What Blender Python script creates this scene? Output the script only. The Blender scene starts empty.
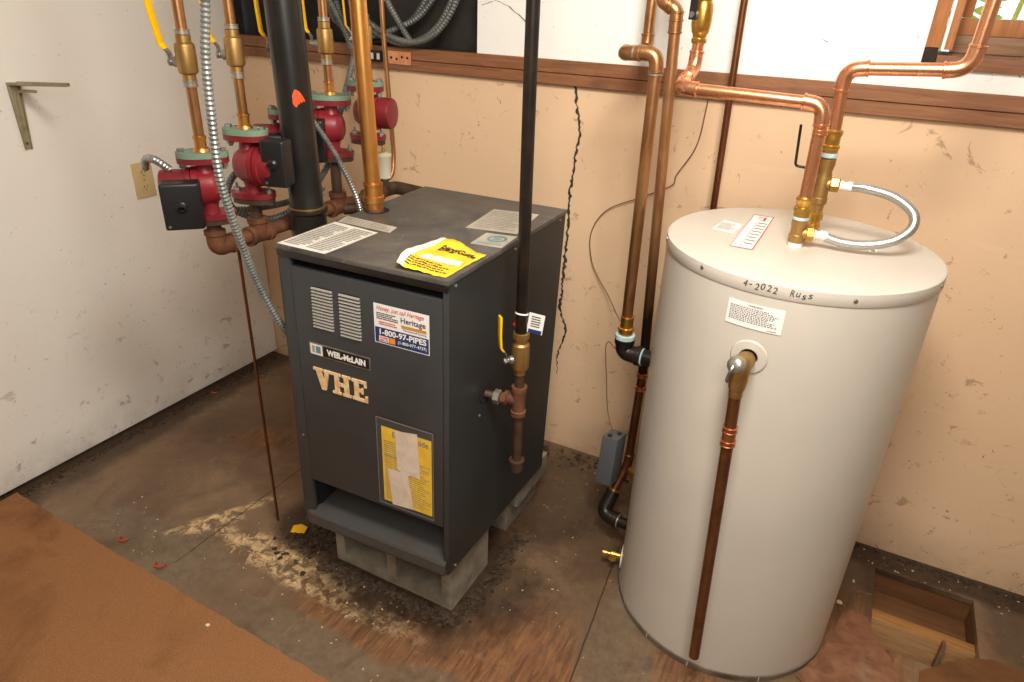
import bpy, bmesh, math, random
from mathutils import Vector, Matrix
PI = math.pi
random.seed(7)
SC = bpy.context.scene
COL = SC.collection

# ------------------------------------------------------------------ camera, exposure
cam_d = bpy.data.cameras.new('camera'); cam = bpy.data.objects.new('camera', cam_d); COL.objects.link(cam)
cam.location = (0, 0, 1.52)
cam.rotation_euler = (math.radians(63.3122), math.radians(-2.015), math.radians(27.7608))
cam_d.sensor_width = 36; cam_d.lens = 687.5 * 36 / 1024; cam_d.clip_start = 0.02
SC.camera = cam
SC.view_settings.view_transform = 'Standard'; SC.view_settings.look = 'None'
SC.view_settings.exposure = 0.0; SC.view_settings.gamma = 1.0
SC.view_settings.use_curve_mapping = False

# ------------------------------------------------------------------ world, lamps
wd = bpy.data.worlds.new('daylight'); SC.world = wd; wd.use_nodes = True
bg = wd.node_tree.nodes['Background']
bg.inputs['Color'].default_value = (0.80, 0.88, 1.0, 1); bg.inputs['Strength'].default_value = 1.6

def area(name, loc, target, size, power, color):
    l = bpy.data.lights.new(name, 'AREA'); l.shape = 'SQUARE'; l.size = size; l.energy = power; l.color = color
    o = bpy.data.objects.new(name, l); COL.objects.link(o); o.location = loc
    d = Vector(target) - Vector(loc); o.rotation_euler = d.to_track_quat('-Z', 'Y').to_euler()
    return o
area('bounced_flash', (-0.12, 0.62, 2.27), (-0.60, 1.55, 1.0), 0.48, 46, (1.0, 0.945, 0.86))  # unseen source standing for a camera flash bounced off the ceiling
area('fill_light', (0.25, -0.30, 2.05), (-1.8, 1.1, 0.7), 0.8, 25, (1.0, 0.93, 0.84))  # fill light added to brighten the left wall and floor, no fixture here

# ------------------------------------------------------------------ materials
def srgb(r, g, b):
    f = lambda c: (c/255/12.92) if c/255 <= 0.04045 else ((c/255+0.055)/1.055)**2.4
    return (f(r), f(g), f(b), 1)
class NT:
    def __init__(s, name):
        m = bpy.data.materials.new(name); m.use_nodes = True
        s.m = m; s.t = m.node_tree; s.b = s.t.nodes['Principled BSDF']
        s.co = s.t.nodes.new('ShaderNodeTexCoord').outputs['Object']
    def n(s, typ, **k):
        o = s.t.nodes.new('ShaderNode'+typ)
        for a, v in k.items(): setattr(o, a, v)
        return o
    def link(s, a, b): s.t.links.new(a, b)
    def noise(s, scale, detail=4, rough=0.55, dist=0.0, stretch=None):
        nd = s.n('TexNoise'); nd.inputs['Scale'].default_value = scale; nd.inputs['Detail'].default_value = detail
        nd.inputs['Roughness'].default_value = rough; nd.inputs['Distortion'].default_value = dist
        src = s.co
        if stretch:
            mp = s.n('Mapping'); mp.inputs['Scale'].default_value = stretch; s.link(s.co, mp.inputs['Vector']); src = mp.outputs['Vector']
        s.link(src, nd.inputs['Vector'])
        return nd.outputs['Fac']
    def ramp(s, fac, lo, hi):
        r = s.n('MapRange'); r.inputs['From Min'].default_value = lo; r.inputs['From Max'].default_value = hi
        s.link(fac, r.inputs['Value']); return r.outputs['Result']
    def math(s, op, a, b=None):
        o = s.n('Math', operation=op)
        for i, v in enumerate((a, b)):
            if v is None: continue
            if isinstance(v, (int, float)): o.inputs[i].default_value = v
            else: s.link(v, o.inputs[i])
        return o.outputs[0]
    def mix(s, fac, a, b, amt=1.0):
        o = s.n('Mix', data_type='RGBA')
        if amt != 1.0: fac = s.math('MULTIPLY', fac, amt)
        if isinstance(fac, (int, float)): o.inputs[0].default_value = fac
        else: s.link(fac, o.inputs[0])
        for i, v in ((6, a), (7, b)):
            if isinstance(v, tuple): o.inputs[i].default_value = v
            else: s.link(v, o.inputs[i])
        return o.outputs[2]
    def spot(s, cx, cy, rx, ry, ang=0, soft=0.5, warp=0.5, wscale=6):
        """patch mask of its own shape on a horizontal surface"""
        mp = s.n('Mapping', vector_type='TEXTURE'); mp.inputs['Location'].default_value = (cx, cy, 0)
        mp.inputs['Rotation'].default_value = (0, 0, ang); mp.inputs['Scale'].default_value = (rx, ry, 1)
        s.link(s.co, mp.inputs['Vector'])
        l = s.n('VectorMath', operation='LENGTH'); s.link(mp.outputs['Vector'], l.inputs[0])
        nz = s.noise(wscale, 6, 0.65)
        v = s.math('ADD', l.outputs['Value'], s.math('MULTIPLY', s.math('SUBTRACT', nz, 0.5), warp*4))
        return s.ramp(v, 1+soft/2, 1-soft/2)
    def bump(s, h, strength=0.3, dist=0.002):
        b = s.n('Bump'); b.inputs['Strength'].default_value = strength; b.inputs['Distance'].default_value = dist
        s.link(h, b.inputs['Height']); s.link(b.outputs['Normal'], s.b.inputs['Normal'])
    def fin(s, col, rough=0.5, metal=0.0, **k):
        if isinstance(col, tuple): s.b.inputs['Base Color'].default_value = col
        else: s.link(col, s.b.inputs['Base Color'])
        if isinstance(rough, (int, float)): s.b.inputs['Roughness'].default_value = rough
        else: s.link(rough, s.b.inputs['Roughness'])
        s.b.inputs['Metallic'].default_value = metal
        for a, v in k.items(): s.b.inputs[a].default_value = v
        return s.m
def simple(name, c1, rough=0.5, metal=0.0, c2=None, scale=20, lo=0.4, hi=0.7, bump=0, detail=5, stretch=None, **k):
    t = NT(name)
    if c2:
        nz = t.noise(scale, detail, 0.6, stretch=stretch); col = t.mix(t.ramp(nz, lo, hi), srgb(*c1), srgb(*c2))
        if bump: t.bump(nz, bump, 0.001)
    else: col = srgb(*c1)
    return t.fin(col, rough, metal, **k)
M = {}
def m_wall(name, base, dirt, scuff, amt=0.5, rough=0.55, hi_=.63, pale=(240, 235, 226), grime=(120, 96, 74), lo_=.60):
    t = NT(name)
    c = t.mix(t.ramp(t.noise(1.6, 5, 0.6), 0.35, 0.75), srgb(*base), srgb(*dirt), amt)
    # scattered scuffs, chips and scrapes
    sp = t.n('SeparateXYZ'); t.link(t.co, sp.inputs[0])
    low = t.ramp(sp.outputs[2], 0.75, 0.05)
    v = t.ramp(t.noise(13, 7, 0.72, 0.9), hi_, hi_+.045)
    c = t.mix(v, c, srgb(*scuff), 0.7)
    v2 = t.ramp(t.noise(36, 4, 0.6, 1.8), .695, .73)
    c = t.mix(v2, c, srgb(92, 68, 48), 0.8)
    v4 = t.ramp(t.noise(9, 8, 0.78, 1.2), .63, .66)
    c = t.mix(t.math('MULTIPLY', v4, t.ramp(t.noise(2.5, 3), .45, .6)), c, srgb(*scuff), .75)
    # pale repaired streaks
    v5 = t.ramp(t.noise(4, 5, 0.6, .8, (1, 1, 5)), .62, .72)
    c = t.mix(v5, c, srgb(*pale), .35)
    # more scrapes near the floor
    v3 = t.math('MULTIPLY', t.ramp(t.noise(15, 7, 0.74, .5, (1, 1, 1.3)), lo_, lo_+.04), low)
    c = t.mix(v3, c, srgb(*scuff), 0.8)
    gr = t.math('MULTIPLY', t.ramp(sp.outputs[2], .16, .0), t.ramp(t.noise(6, 6, .7), .3, .7))
    c = t.mix(gr, c, srgb(*grime), .55)
    t.bump(t.noise(60, 4), 0.15, 0.002)
    return t.fin(c, rough)
M['wall_white'] = m_wall('white_painted_panel', (243, 239, 231), (230, 223, 212), (172, 160, 144), 0.5, 0.5, .66)
M['wall_tan'] = m_wall('tan_painted_concrete', (229, 196, 160), (214, 178, 142), (158, 124, 96), 0.6, 0.6, .615, (232, 204, 172))
M['wall_upper'] = m_wall('white_painted_block', (246, 245, 240), (236, 233, 225), (206, 198, 184), 0.4, 0.55, .68)
M['ceiling'] = simple('ceiling_paint', (235, 230, 220), 0.7)
M['far_wall'] = simple('room_paint', (205, 196, 182), 0.7)
M['dark'] = simple('dark_board', (34, 30, 27), 0.7, c2=(52, 44, 38), scale=9)
M['gap'] = simple('dark_gap', (40, 30, 24), 0.9, c2=(62, 46, 35), scale=30)

def m_wood(name, a, b, c3, rough=0.6, sc=(1, 14, 14)):
    t = NT(name)
    n1 = t.noise(5, 7, 0.65, 0.8, sc)
    c = t.mix(t.ramp(n1, 0.35, 0.65), srgb(*a), srgb(*b))
    c = t.mix(t.ramp(t.noise(3, 5, 0.7), 0.55, 0.72), c, srgb(*c3), 0.7)
    t.bump(n1, 0.35, 0.002)
    return t.fin(c, rough)
M['trim_wood'] = m_wood('weathered_trim_wood', (150, 101, 66), (118, 74, 45), (84, 55, 38))
M['window_wood'] = m_wood('window_wood', (184, 120, 66), (150, 92, 48), (112, 72, 44), sc=(14, 14, 1))
M['sill_wood'] = m_wood('sill_wood', (152, 116, 84), (120, 84, 56), (178, 158, 134))
M['joist'] = m_wood('joist_wood', (172, 126, 72), (140, 94, 48), (96, 62, 34))
M['joist_dark'] = m_wood('underfloor_plywood', (122, 84, 52), (96, 62, 36), (70, 46, 28))

# floor
t = NT('worn_plywood_floor')
grain = t.noise(9, 8, 0.72, .7, (8, 1.0, 1))
fine = t.noise(34, 6, 0.7)
c = t.mix(t.ramp(t.noise(2.3, 7, 0.65, 0.4), 0.35, 0.68), srgb(134, 110, 84), srgb(100, 76, 56))
c = t.mix(t.ramp(fine, 0.45, 0.75), c, srgb(120, 98, 76), 0.45)
ply = t.mix(t.ramp(grain, 0.38, 0.62), srgb(152, 106, 68), srgb(98, 62, 40))
for (x, y, rx, ry, an, s_, w_) in ((-0.50, 1.12, .17, .16, .2, .5, .35), (-0.86, 1.0, .30, .09, 0.0, .5, .5), (-.15, 1.25, .12, .2, 0, .4, .4), (.27, 1.62, .12, .2, 0, .5, .4), (-1.75, 1.5, .12, .06, .4, .9, .5), (-0.28, 1.02, .14, .12, 0, .4, .4)):
    c = t.mix(t.spot(x, y, rx, ry, an, s_, w_, 7), c, ply, 0.85)
grey = t.mix(t.ramp(fine, 0.4, 0.7), srgb(122, 106, 86), srgb(100, 82, 64))
for (x, y, rx, ry, an) in ((-1.62, .93, .30, .09, 0), (-1.02, .88, .25, .06, 0), (-.28, 1.22, .10, .22, .25), (-0.62, .92, .13, .06, 0), (.68, 1.95, .12, .2, 0)):
    c = t.mix(t.spot(x, y, rx, ry, an, .3, .25, 5), c, grey, 0.8)
# scraped pale strip of bare wood and plaster crumbs
pale = t.mix(t.ramp(t.noise(40, 7, 0.75, 1.0), 0.45, 0.62), srgb(226, 196, 148), srgb(140, 98, 62))
chips = t.ramp(t.noise(26, 8, 0.75, 0.7), 0.46, 0.52)
for (x, y, rx, ry, an, a_) in ((-1.22, 1.055, .28, .055, -.04, .95), (-1.58, 1.07, .10, .035, 0.9, .95), (-1.56, 1.14, .17, .018, 1.05, .7), (-0.98, 1.03, .2, .035, 0, .8)):
    mk = t.math('MULTIPLY', t.spot(x, y, rx, ry, an, .5, .35, 9), chips)
    c = t.mix(mk, c, pale, a_)
# dark soaked dirt round the heater blocks
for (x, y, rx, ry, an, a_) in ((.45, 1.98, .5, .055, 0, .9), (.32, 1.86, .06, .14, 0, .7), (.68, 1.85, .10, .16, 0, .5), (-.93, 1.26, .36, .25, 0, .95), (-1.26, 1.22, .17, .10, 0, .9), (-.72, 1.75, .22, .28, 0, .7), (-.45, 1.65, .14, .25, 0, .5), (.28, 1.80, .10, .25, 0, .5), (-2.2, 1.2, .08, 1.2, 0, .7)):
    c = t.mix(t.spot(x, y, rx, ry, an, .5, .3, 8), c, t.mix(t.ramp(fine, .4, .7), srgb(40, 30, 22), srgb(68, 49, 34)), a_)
c = t.mix(t.ramp(t.noise(55, 3, .5, .5), .735, .76), c, srgb(214, 200, 176), 0.8)
sx = t.n('SeparateXYZ'); t.link(t.co, sx.inputs[0])
wob = t.math('MULTIPLY', t.math('SUBTRACT', t.noise(14, 4, .6), .5), .006)
for (m_, b_, y0_, y1_) in ((-.106, -.242, .8, 1.62), (0.0, -1.53, .9, 1.5)):
    dx = t.math('ABSOLUTE', t.math('SUBTRACT', t.math('ADD', sx.outputs[0], wob), t.math('ADD', t.math('MULTIPLY', sx.outputs[1], m_), b_)))
    ln = t.ramp(dx, .0030, .0012)
    yr = t.math('MULTIPLY', t.math('GREATER_THAN', sx.outputs[1], y0_), t.math('LESS_THAN', sx.outputs[1], y1_))
    c = t.mix(t.math('MULTIPLY', ln, yr), c, srgb(36, 26, 20), .85)
mott = t.ramp(t.noise(5, 9, .78, 1.2), .46, .62)
c = t.mix(mott, c, srgb(72, 54, 40), .38)
c = t.mix(t.ramp(t.noise(8, 8, .75, 1.5), .60, .66), c, srgb(150, 122, 92), .45)
t.bump(t.math('ADD', fine, grain), 0.5, 0.003)
M['floor'] = t.fin(c, t.ramp(t.noise(5, 4), 0.2, 0.9), 0.0)
t.b.inputs['Roughness'].default_value = .5

# carpet
t = NT('orange_brown_carpet')
nf = t.noise(420, 2, 0.6); nm = t.noise(3.2, 5, 0.6, .5)
c = t.mix(t.ramp(nf, 0.3, 0.7), srgb(180, 130, 90), srgb(140, 95, 60))
c = t.mix(t.ramp(nm, 0.52, 0.70), c, srgb(104, 70, 44), 0.6)
for (x, y, rx, ry, a_) in ((-1.42, .70, .11, .07, .55), (-1.30, .76, .035, .02, .7), (-1.62, .74, .09, .08, .35), (-1.12, .70, .05, .05, .45), (-1.5, .56, .12, .04, .5)):
    c = t.mix(t.spot(x, y, rx, ry, .3, .6, .35, 12), c, srgb(88, 56, 32), a_)
t.bump(nf, 0.9, 0.004)
M['carpet'] = t.fin(c, 0.95)
M['carpet'].node_tree.nodes['Principled BSDF'].inputs['Specular IOR Level'].default_value = .1

M['tank'] = simple('warm_grey_enamel', (206, 198, 186), 0.34, c2=(198, 191, 180), scale=3)
M['tank_rim'] = simple('tank_base_band', (120, 108, 94), 0.5, c2=(78, 66, 54), scale=12)
M['plate'] = simple('white_plastic', (226, 222, 212), 0.4)
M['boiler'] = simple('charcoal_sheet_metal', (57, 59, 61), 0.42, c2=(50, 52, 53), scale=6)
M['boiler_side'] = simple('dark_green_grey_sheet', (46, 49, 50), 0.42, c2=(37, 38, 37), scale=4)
t = NT('dusty_boiler_lid')
c = t.mix(t.ramp(t.noise(5, 7, .7, .6), .35, .7), srgb(66, 64, 62), srgb(104, 98, 90))
c = t.mix(t.ramp(t.noise(28, 6, .7, 1), .60, .68), c, srgb(134, 126, 114), .6)
M['lid'] = t.fin(c, 0.55)
M['black'] = simple('black_paint', (22, 21, 21), 0.32, c2=(34, 30, 27), scale=9)
M['black_iron'] = simple('black_iron_pipe', (30, 26, 23), 0.34, 0.35, c2=(48, 36, 28), scale=30)
M['black_plastic'] = simple('black_plastic', (26, 26, 28), 0.38)
M['hole'] = simple('black_inside', (8, 7, 7), 0.9)
M['grill'] = simple('pale_louvre', (150, 146, 138), 0.45)
M['tray'] = simple('blue_grey_tray', (68, 69, 69), .55, c2=(66, 58, 49), scale=9)
M['block'] = simple('cinder_block', (152, 144, 128), 0.95, c2=(112, 101, 86), scale=16, bump=0.9, lo=.35, hi=.7)
def m_copper(name, a, b, rough, lo=.4, hi=.68, st=(1, 1, .35), sc=24):
    t = NT(name); n1 = t.noise(sc, 6, .65, .6, st)
    c = t.mix(t.ramp(n1, lo, hi), srgb(*a), srgb(*b))
    r = t.ramp(n1, 0.2, 0.9)
    rr = t.n('MapRange'); rr.inputs['To Min'].default_value = rough-.06; rr.inputs['To Max'].default_value = rough+.12
    t.link(n1, rr.inputs['Value'])
    return t.fin(c, rr.outputs['Result'], .92)
M['copper_new'] = m_copper('bright_copper', (236, 172, 130), (216, 142, 100), .25)
M['copper_red'] = m_copper('reddish_copper', (206, 132, 94), (172, 98, 66), .3)
M['copper_old'] = m_copper('tarnished_copper', (190, 142, 98), (150, 106, 68), .34)
M['copper_dark'] = m_copper('dark_copper', (136, 90, 60), (98, 62, 42), .36)
t = NT('patinated_copper'); n1 = t.noise(24, 6, .65, .6, (1, 1, .35))
c = t.mix(t.ramp(n1, .4, .68), srgb(140, 96, 64), srgb(104, 68, 46))
sz = t.n('SeparateXYZ'); t.link(t.co, sz.inputs[0])
band = t.math('MULTIPLY', t.ramp(sz.outputs[2], -.72, -.70), t.ramp(sz.outputs[2], -.655, -.675))
c = t.mix(t.math('MULTIPLY', band, t.ramp(t.noise(60, 5, .7), .52, .58)), c, srgb(96, 150, 124))
M['copper_patina'] = t.fin(c, .38, .85)
t = NT('blackened_copper'); n1 = t.noise(20, 6, .65, .6, (1, 1, .4)); sz = t.n('SeparateXYZ'); t.link(t.co, sz.inputs[0])
c = t.mix(t.ramp(n1, .4, .68), srgb(186, 138, 94), srgb(146, 102, 66))
soot = t.ramp(t.math('ADD', sz.outputs[2], t.math('MULTIPLY', t.math('SUBTRACT', n1, .5), .35)), .98, .72)
c = t.mix(soot, c, srgb(40, 33, 27), .95)
M['copper_soot'] = t.fin(c, .36, .8)
M['copper_gold'] = m_copper('golden_copper', (226, 164, 92), (198, 134, 68), .3)
M['brass'] = m_copper('brass', (214, 170, 84), (182, 136, 60), .28)
M['brass_dull'] = m_copper('dull_bronze', (192, 156, 98), (156, 122, 74), .42)
M['solder'] = simple('solder_grey', (176, 170, 158), .38, .8)
M['steel'] = simple('galvanised_steel', (176, 178, 176), .35, .85, c2=(132, 132, 128), scale=40)
M['conduit'] = simple('flexible_conduit', (156, 160, 158), .42, .7, c2=(120, 124, 122), scale=10)
M['conduit_grey'] = simple('dull_grey_conduit', (118, 120, 116), .5, .35, c2=(92, 94, 90), scale=10)
M['braid'] = simple('steel_braid', (206, 204, 200), .3, .85, c2=(150, 148, 144), scale=700, lo=.4, hi=.6, bump=.4)
M['rust'] = simple('rusty_iron', (116, 72, 46), .72, .2, c2=(78, 46, 30), scale=22, bump=.5)
M['rust_dark'] = simple('brown_iron', (80, 58, 42), .6, .3, c2=(56, 40, 30), scale=22, bump=.4)
M['red'] = simple('pump_red', (128, 30, 38), .38, c2=(98, 26, 32), scale=12)
M['green'] = simple('green_flange', (112, 140, 120), .55, c2=(132, 120, 88), scale=18, lo=.5, hi=.7)
M['yellow'] = simple('yellow_vinyl', (240, 186, 12), .4)
M['paper'] = simple('white_paper', (226, 222, 212), .7, c2=(206, 200, 186), scale=8)
M['paper_old'] = simple('aged_paper', (190, 182, 166), .7, c2=(164, 154, 138), scale=10)
M['paper_yellow'] = simple('yellow_paper', (240, 204, 52), .6, c2=(226, 176, 34), scale=20)
M['tape'] = simple('masking_tape', (226, 210, 192), .6, c2=(206, 188, 168), scale=30)
M['ink'] = simple('black_ink', (38, 36, 36), .6)
M['ink_soft'] = simple('grey_print', (126, 120, 113), .6)
M['navy'] = simple('navy_print', (24, 52, 104), .45)
M['ink_red'] = simple('red_print', (204, 52, 38), .5)
M['orange'] = simple('orange_print', (236, 140, 32), .5)
M['gold'] = simple('gold_banner', (196, 142, 60), .5)
M['cream'] = simple('cream_letters', (244, 222, 180), .4, c2=(214, 166, 110), scale=60, lo=.35, hi=.65)
M['white'] = simple('white_print', (238, 236, 232), .5)
M['teal'] = simple('teal_sealant', (150, 192, 196), .5, c2=(206, 214, 210), scale=60)
M['teal_print'] = simple('teal_seal', (96, 138, 150), .6)
M['almond'] = simple('almond_plastic', (206, 184, 134), .4)
M['bracket'] = simple('khaki_steel_bracket', (168, 156, 124), .42, .1, c2=(128, 116, 90), scale=20)
M['box_grey'] = simple('grey_control_box', (84, 86, 88), .45, c2=(80, 84, 90), scale=14)
M['wire'] = simple('thin_brown_wire', (112, 78, 52), .6)
M['dirt'] = simple('dark_dirt', (48, 36, 26), .95, c2=(80, 62, 45), scale=60, bump=.8)
M['chip'] = simple('plaster_chip', (206, 188, 152), .9)
M['red_bit'] = simple('red_plastic_scrap', (170, 66, 44), .5)
M['cream_can'] = simple('cream_vent_can', (208, 200, 176), .4)
M['cloth'] = simple('white_insulation', (196, 192, 182), .8, c2=(150, 144, 132), scale=12)
M['scuffed'] = m_wood('scuffed_red_plywood', (142, 98, 70), (104, 66, 46), (168, 140, 116), rough=.5, sc=(3, 5, 1)); M['brown_sheet'] = m_wood('glossy_brown_plywood', (118, 78, 44), (88, 56, 32), (136, 108, 82), rough=.35, sc=(2, 3, 1))
M['leaf'] = simple('leaf_green', (150, 176, 60), .5, c2=(206, 190, 70), scale=9)
M['crack'] = simple('crack_filler', (74, 62, 46), .95, c2=(44, 34, 26), scale=30)
M['marker_orange'] = simple('orange_tag', (230, 78, 30), .5)
g = NT('window_glass'); g.b.inputs['Transmission Weight'].default_value = 1.0; g.b.inputs['IOR'].default_value = 1.45
M['glass'] = g.fin((1, 1, 1, 1), .02)
g = NT('clear_sleeve'); g.b.inputs['Alpha'].default_value = .05
M['sleeve'] = g.fin(srgb(200, 196, 186), .18)

# ------------------------------------------------------------------ mesh tools
def bm_obj(name, bm, mat, parent=None, smooth=True, root=None):
    me = bpy.data.meshes.new(name); bmesh.ops.recalc_face_normals(bm, faces=bm.faces)
    bm.to_mesh(me); bm.free(); me.materials.append(M[mat] if isinstance(mat, str) else mat)
    if smooth:
        for p in me.polygons: p.use_smooth = True
        try: me.set_sharp_from_angle(angle=math.radians(38))
        except Exception: pass
    o = bpy.data.objects.new(name, me); COL.objects.link(o)
    if parent is not None: attach(o, parent)
    return o
def wloc(o):
    v = Vector(o.location)
    return v + (wloc(o.parent) if o.parent else Vector((0, 0, 0)))
def attach(o, parent):
    """parent keeps the child's world-space mesh in place (roots carry no rotation when built this way)"""
    o.parent = parent; o.location = -wloc(parent)
def tag(o, label, cat, group=None, kind=None):
    o['label'] = label; o['category'] = cat
    if group: o['group'] = group
    if kind: o['kind'] = kind
    return o
def thing(name, loc, label, cat, group=None):
    o = bpy.data.objects.new(name, None); COL.objects.link(o); o.location = loc; o.empty_display_size = .05
    return tag(o, label, cat, group)
def struct(o): o['kind'] = 'structure'; return o
def mesh_thing(o, loc, label, cat, group=None):
    """single-mesh thing: put its origin at loc"""
    o.data.transform(Matrix.Translation(-Vector(loc))); o.location = loc
    return tag(o, label, cat, group)

def add_hexa(bm, c8):
    v = [bm.verts.new(c) for c in c8]
    for f in ((0,1,2,3),(7,6,5,4),(0,4,5,1),(1,5,6,2),(2,6,7,3),(3,7,4,0)): bm.faces.new([v[i] for i in f])
def add_box(bm, lo, hi, fn=None):
    x0,y0,z0 = lo; x1,y1,z1 = hi
    c = [(x0,y0,z0),(x1,y0,z0),(x1,y1,z0),(x0,y1,z0),(x0,y0,z1),(x1,y0,z1),(x1,y1,z1),(x0,y1,z1)]
    add_hexa(bm, [fn(*p) if fn else p for p in c])
def bevel(bm, w, seg=2):
    bmesh.ops.bevel(bm, geom=[e for e in bm.edges if len(e.link_faces)==2 and e.calc_face_angle(0) > .5], offset=w, segments=seg, affect='EDGES', profile=.6)
def box_obj(name, lo, hi, mat, parent=None, bv=0, fn=None):
    bm = bmesh.new(); add_box(bm, lo, hi, fn)
    if bv: bmesh.ops.recalc_face_normals(bm, faces=bm.faces); bevel(bm, bv)
    return bm_obj(name, bm, mat, parent)
def add_prism(bm, poly, z0, z1, fn=None):
    fn = fn or (lambda x, y, z: (x, y, z))
    a = [bm.verts.new(fn(x, y, z0)) for x, y in poly]; b = [bm.verts.new(fn(x, y, z1)) for x, y in poly]
    bm.faces.new(a[::-1]); bm.faces.new(b); n = len(poly)
    for i in range(n): bm.faces.new((a[i], a[(i+1) % n], b[(i+1) % n], b[i]))
def frame_of(d):
    d = d.normalized(); a = Vector((0,0,1)) if abs(d.z) < .9 else Vector((1,0,0))
    u = d.cross(a).normalized(); return u, d.cross(u).normalized()
def add_tube(bm, pts, r, n=20, caps=True, rfn=None):
    pts = [Vector(p) for p in pts]
    m = len(pts); T = []
    for i in range(m):
        T.append(((pts[min(i+1, m-1)] - pts[max(i-1, 0)])).normalized())
    u, v = frame_of(T[0]); rings = []; s = 0
    for i in range(m):
        if i:
            q = T[i-1].rotation_difference(T[i]); u = q @ u; v = T[i].cross(u).normalized(); u = v.cross(T[i]).normalized()
            s += (pts[i]-pts[i-1]).length
        else: v = T[0].cross(u).normalized()
        rr = rfn(s) if rfn else (r[i] if isinstance(r, (list, tuple)) else r)
        rings.append([bm.verts.new(pts[i] + rr*(math.cos(2*PI*k/n)*u + math.sin(2*PI*k/n)*v)) for k in range(n)])
    for a, b in zip(rings, rings[1:]):
        for k in range(n): bm.faces.new((a[k], a[(k+1)%n], b[(k+1)%n], b[k]))
    if caps: bm.faces.new(rings[0][::-1]); bm.faces.new(rings[-1])
def add_lathe(bm, base, axis, prof, n=28):
    """prof: list of (distance along axis, radius)"""
    base = Vector(base); ax = Vector(axis).normalized(); u, v = frame_of(ax); rings = []
    for s, r in prof:
        rings.append([bm.verts.new(base + ax*s + max(r, 1e-4)*(math.cos(2*PI*k/n)*u + math.sin(2*PI*k/n)*v)) for k in range(n)])
    for a, b in zip(rings, rings[1:]):
        for k in range(n): bm.faces.new((a[k], a[(k+1)%n], b[(k+1)%n], b[k]))
    bm.faces.new(rings[0][::-1]); bm.faces.new(rings[-1])
def smooth_path(pts, n=12):
    """Catmull-Rom through pts"""
    P = [Vector(p) for p in pts]; P = [P[0]*2-P[1]] + P + [P[-1]*2-P[-2]]; out = []
    for i in range(1, len(P)-2):
        for k in range(n):
            t_ = k/n; a, b, c_, d = P[i-1:i+3]
            out.append(.5*((2*b)+(-a+c_)*t_+(2*a-5*b+4*c_-d)*t_**2+(-a+3*b-3*c_+d)*t_**3))
    out.append(P[-2]); return out
def resample(pts, step):
    out = [pts[0].copy()]; acc = 0
    for a, b in zip(pts, pts[1:]):
        L = (b-a).length; 
        if L == 0: continue
        s = step-acc
        while s <= L: out.append(a + (b-a)*(s/L)); s += step
        acc = L-(s-step)
    return out
def fillet(pts, rad, n=8):
    P = [Vector(p) for p in pts]; out = [P[0]]; corners = []
    for i in range(1, len(P)-1):
        a, b, c_ = P[i-1], P[i], P[i+1]
        d1 = (a-b); d2 = (c_-b); rr = min(rad, d1.length*.45, d2.length*.45); d1.normalize(); d2.normalize()
        s, e = b+d1*rr, b+d2*rr; arc = []
        for k in range(n+1):
            t_ = k/n; arc.append((1-t_)**2*s + 2*t_*(1-t_)*b + t_**2*e)
        out += arc; corners.append(arc)
    out.append(P[-1]); return out, corners
def pipe(name, pts, r, mat, parent, rad=None, elbow_mat=None, elbows=True, n=22, fit=1.16):
    rad = rad or r*2.2
    path, corners = fillet(pts, rad)
    bm = bmesh.new(); add_tube(bm, path, r, n); o = bm_obj(name, bm, mat, parent)
    if elbows:
        for arc in corners:
            bm = bmesh.new()
            d0 = (arc[0]-arc[1]).normalized(); d1 = (arc[-1]-arc[-2]).normalized()
            full = [arc[0]+d0*r*.9] + arc + [arc[-1]+d1*r*.9]
            add_tube(bm, full, r*fit, n)
            for p, d in ((full[0], d0), (full[-1], d1)):
                add_lathe(bm, p-d*r*.35, d, [(0, r*fit), (r*.08, r*fit*1.09), (r*.32, r*fit*1.09), (r*.42, r*fit)], n)
            bm_obj('elbow', bm, elbow_mat or mat, parent)
    return o
def collar(name, p, axis, r, length, mat, parent, bead=True, n=24):
    bm = bmesh.new(); L = length
    prof = [(0, r)]
    if bead: prof = [(0, r*.97), (L*.06, r*1.09), (L*.2, r*1.09), (L*.26, r), (L*.74, r), (L*.8, r*1.09), (L*.94, r*1.09), (L, r*.97)]
    else: prof = [(0, r*.94), (L*.08, r), (L*.92, r), (L, r*.94)]
    ax = Vector(axis).normalized()
    add_lathe(bm, Vector(p)-ax*L/2, ax, prof, n); return bm_obj(name, bm, mat, parent)
def hexnut(name, p, axis, r, length, mat, parent):
    bm = bmesh.new(); add_lathe(bm, Vector(p)-Vector(axis).normalized()*length/2, axis, [(0, r*.9), (length*.12, r), (length*.88, r), (length, r*.9)], 6)
    return bm_obj(name, bm, mat, parent, smooth=False)
def corr_tube(name, pts, r, mat, parent=None, pitch=.008, amp=.14, n=14):
    q = [Vector(pts[0])]
    for p in pts[1:]:
        p = Vector(p); a = q[-1]; k = int((p-a).length/.16)
        for i in range(1, k+1): q.append(a.lerp(p, i/(k+1)))
        q.append(p)
    pts = q
    path = resample(smooth_path(pts, 24), pitch/4); bm = bmesh.new()
    add_tube(bm, path, r, n, rfn=lambda s: r*(1-amp/2+amp*(.5+.5*math.cos(2*PI*s/pitch))))
    return bm_obj(name, bm, mat, parent)

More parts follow.
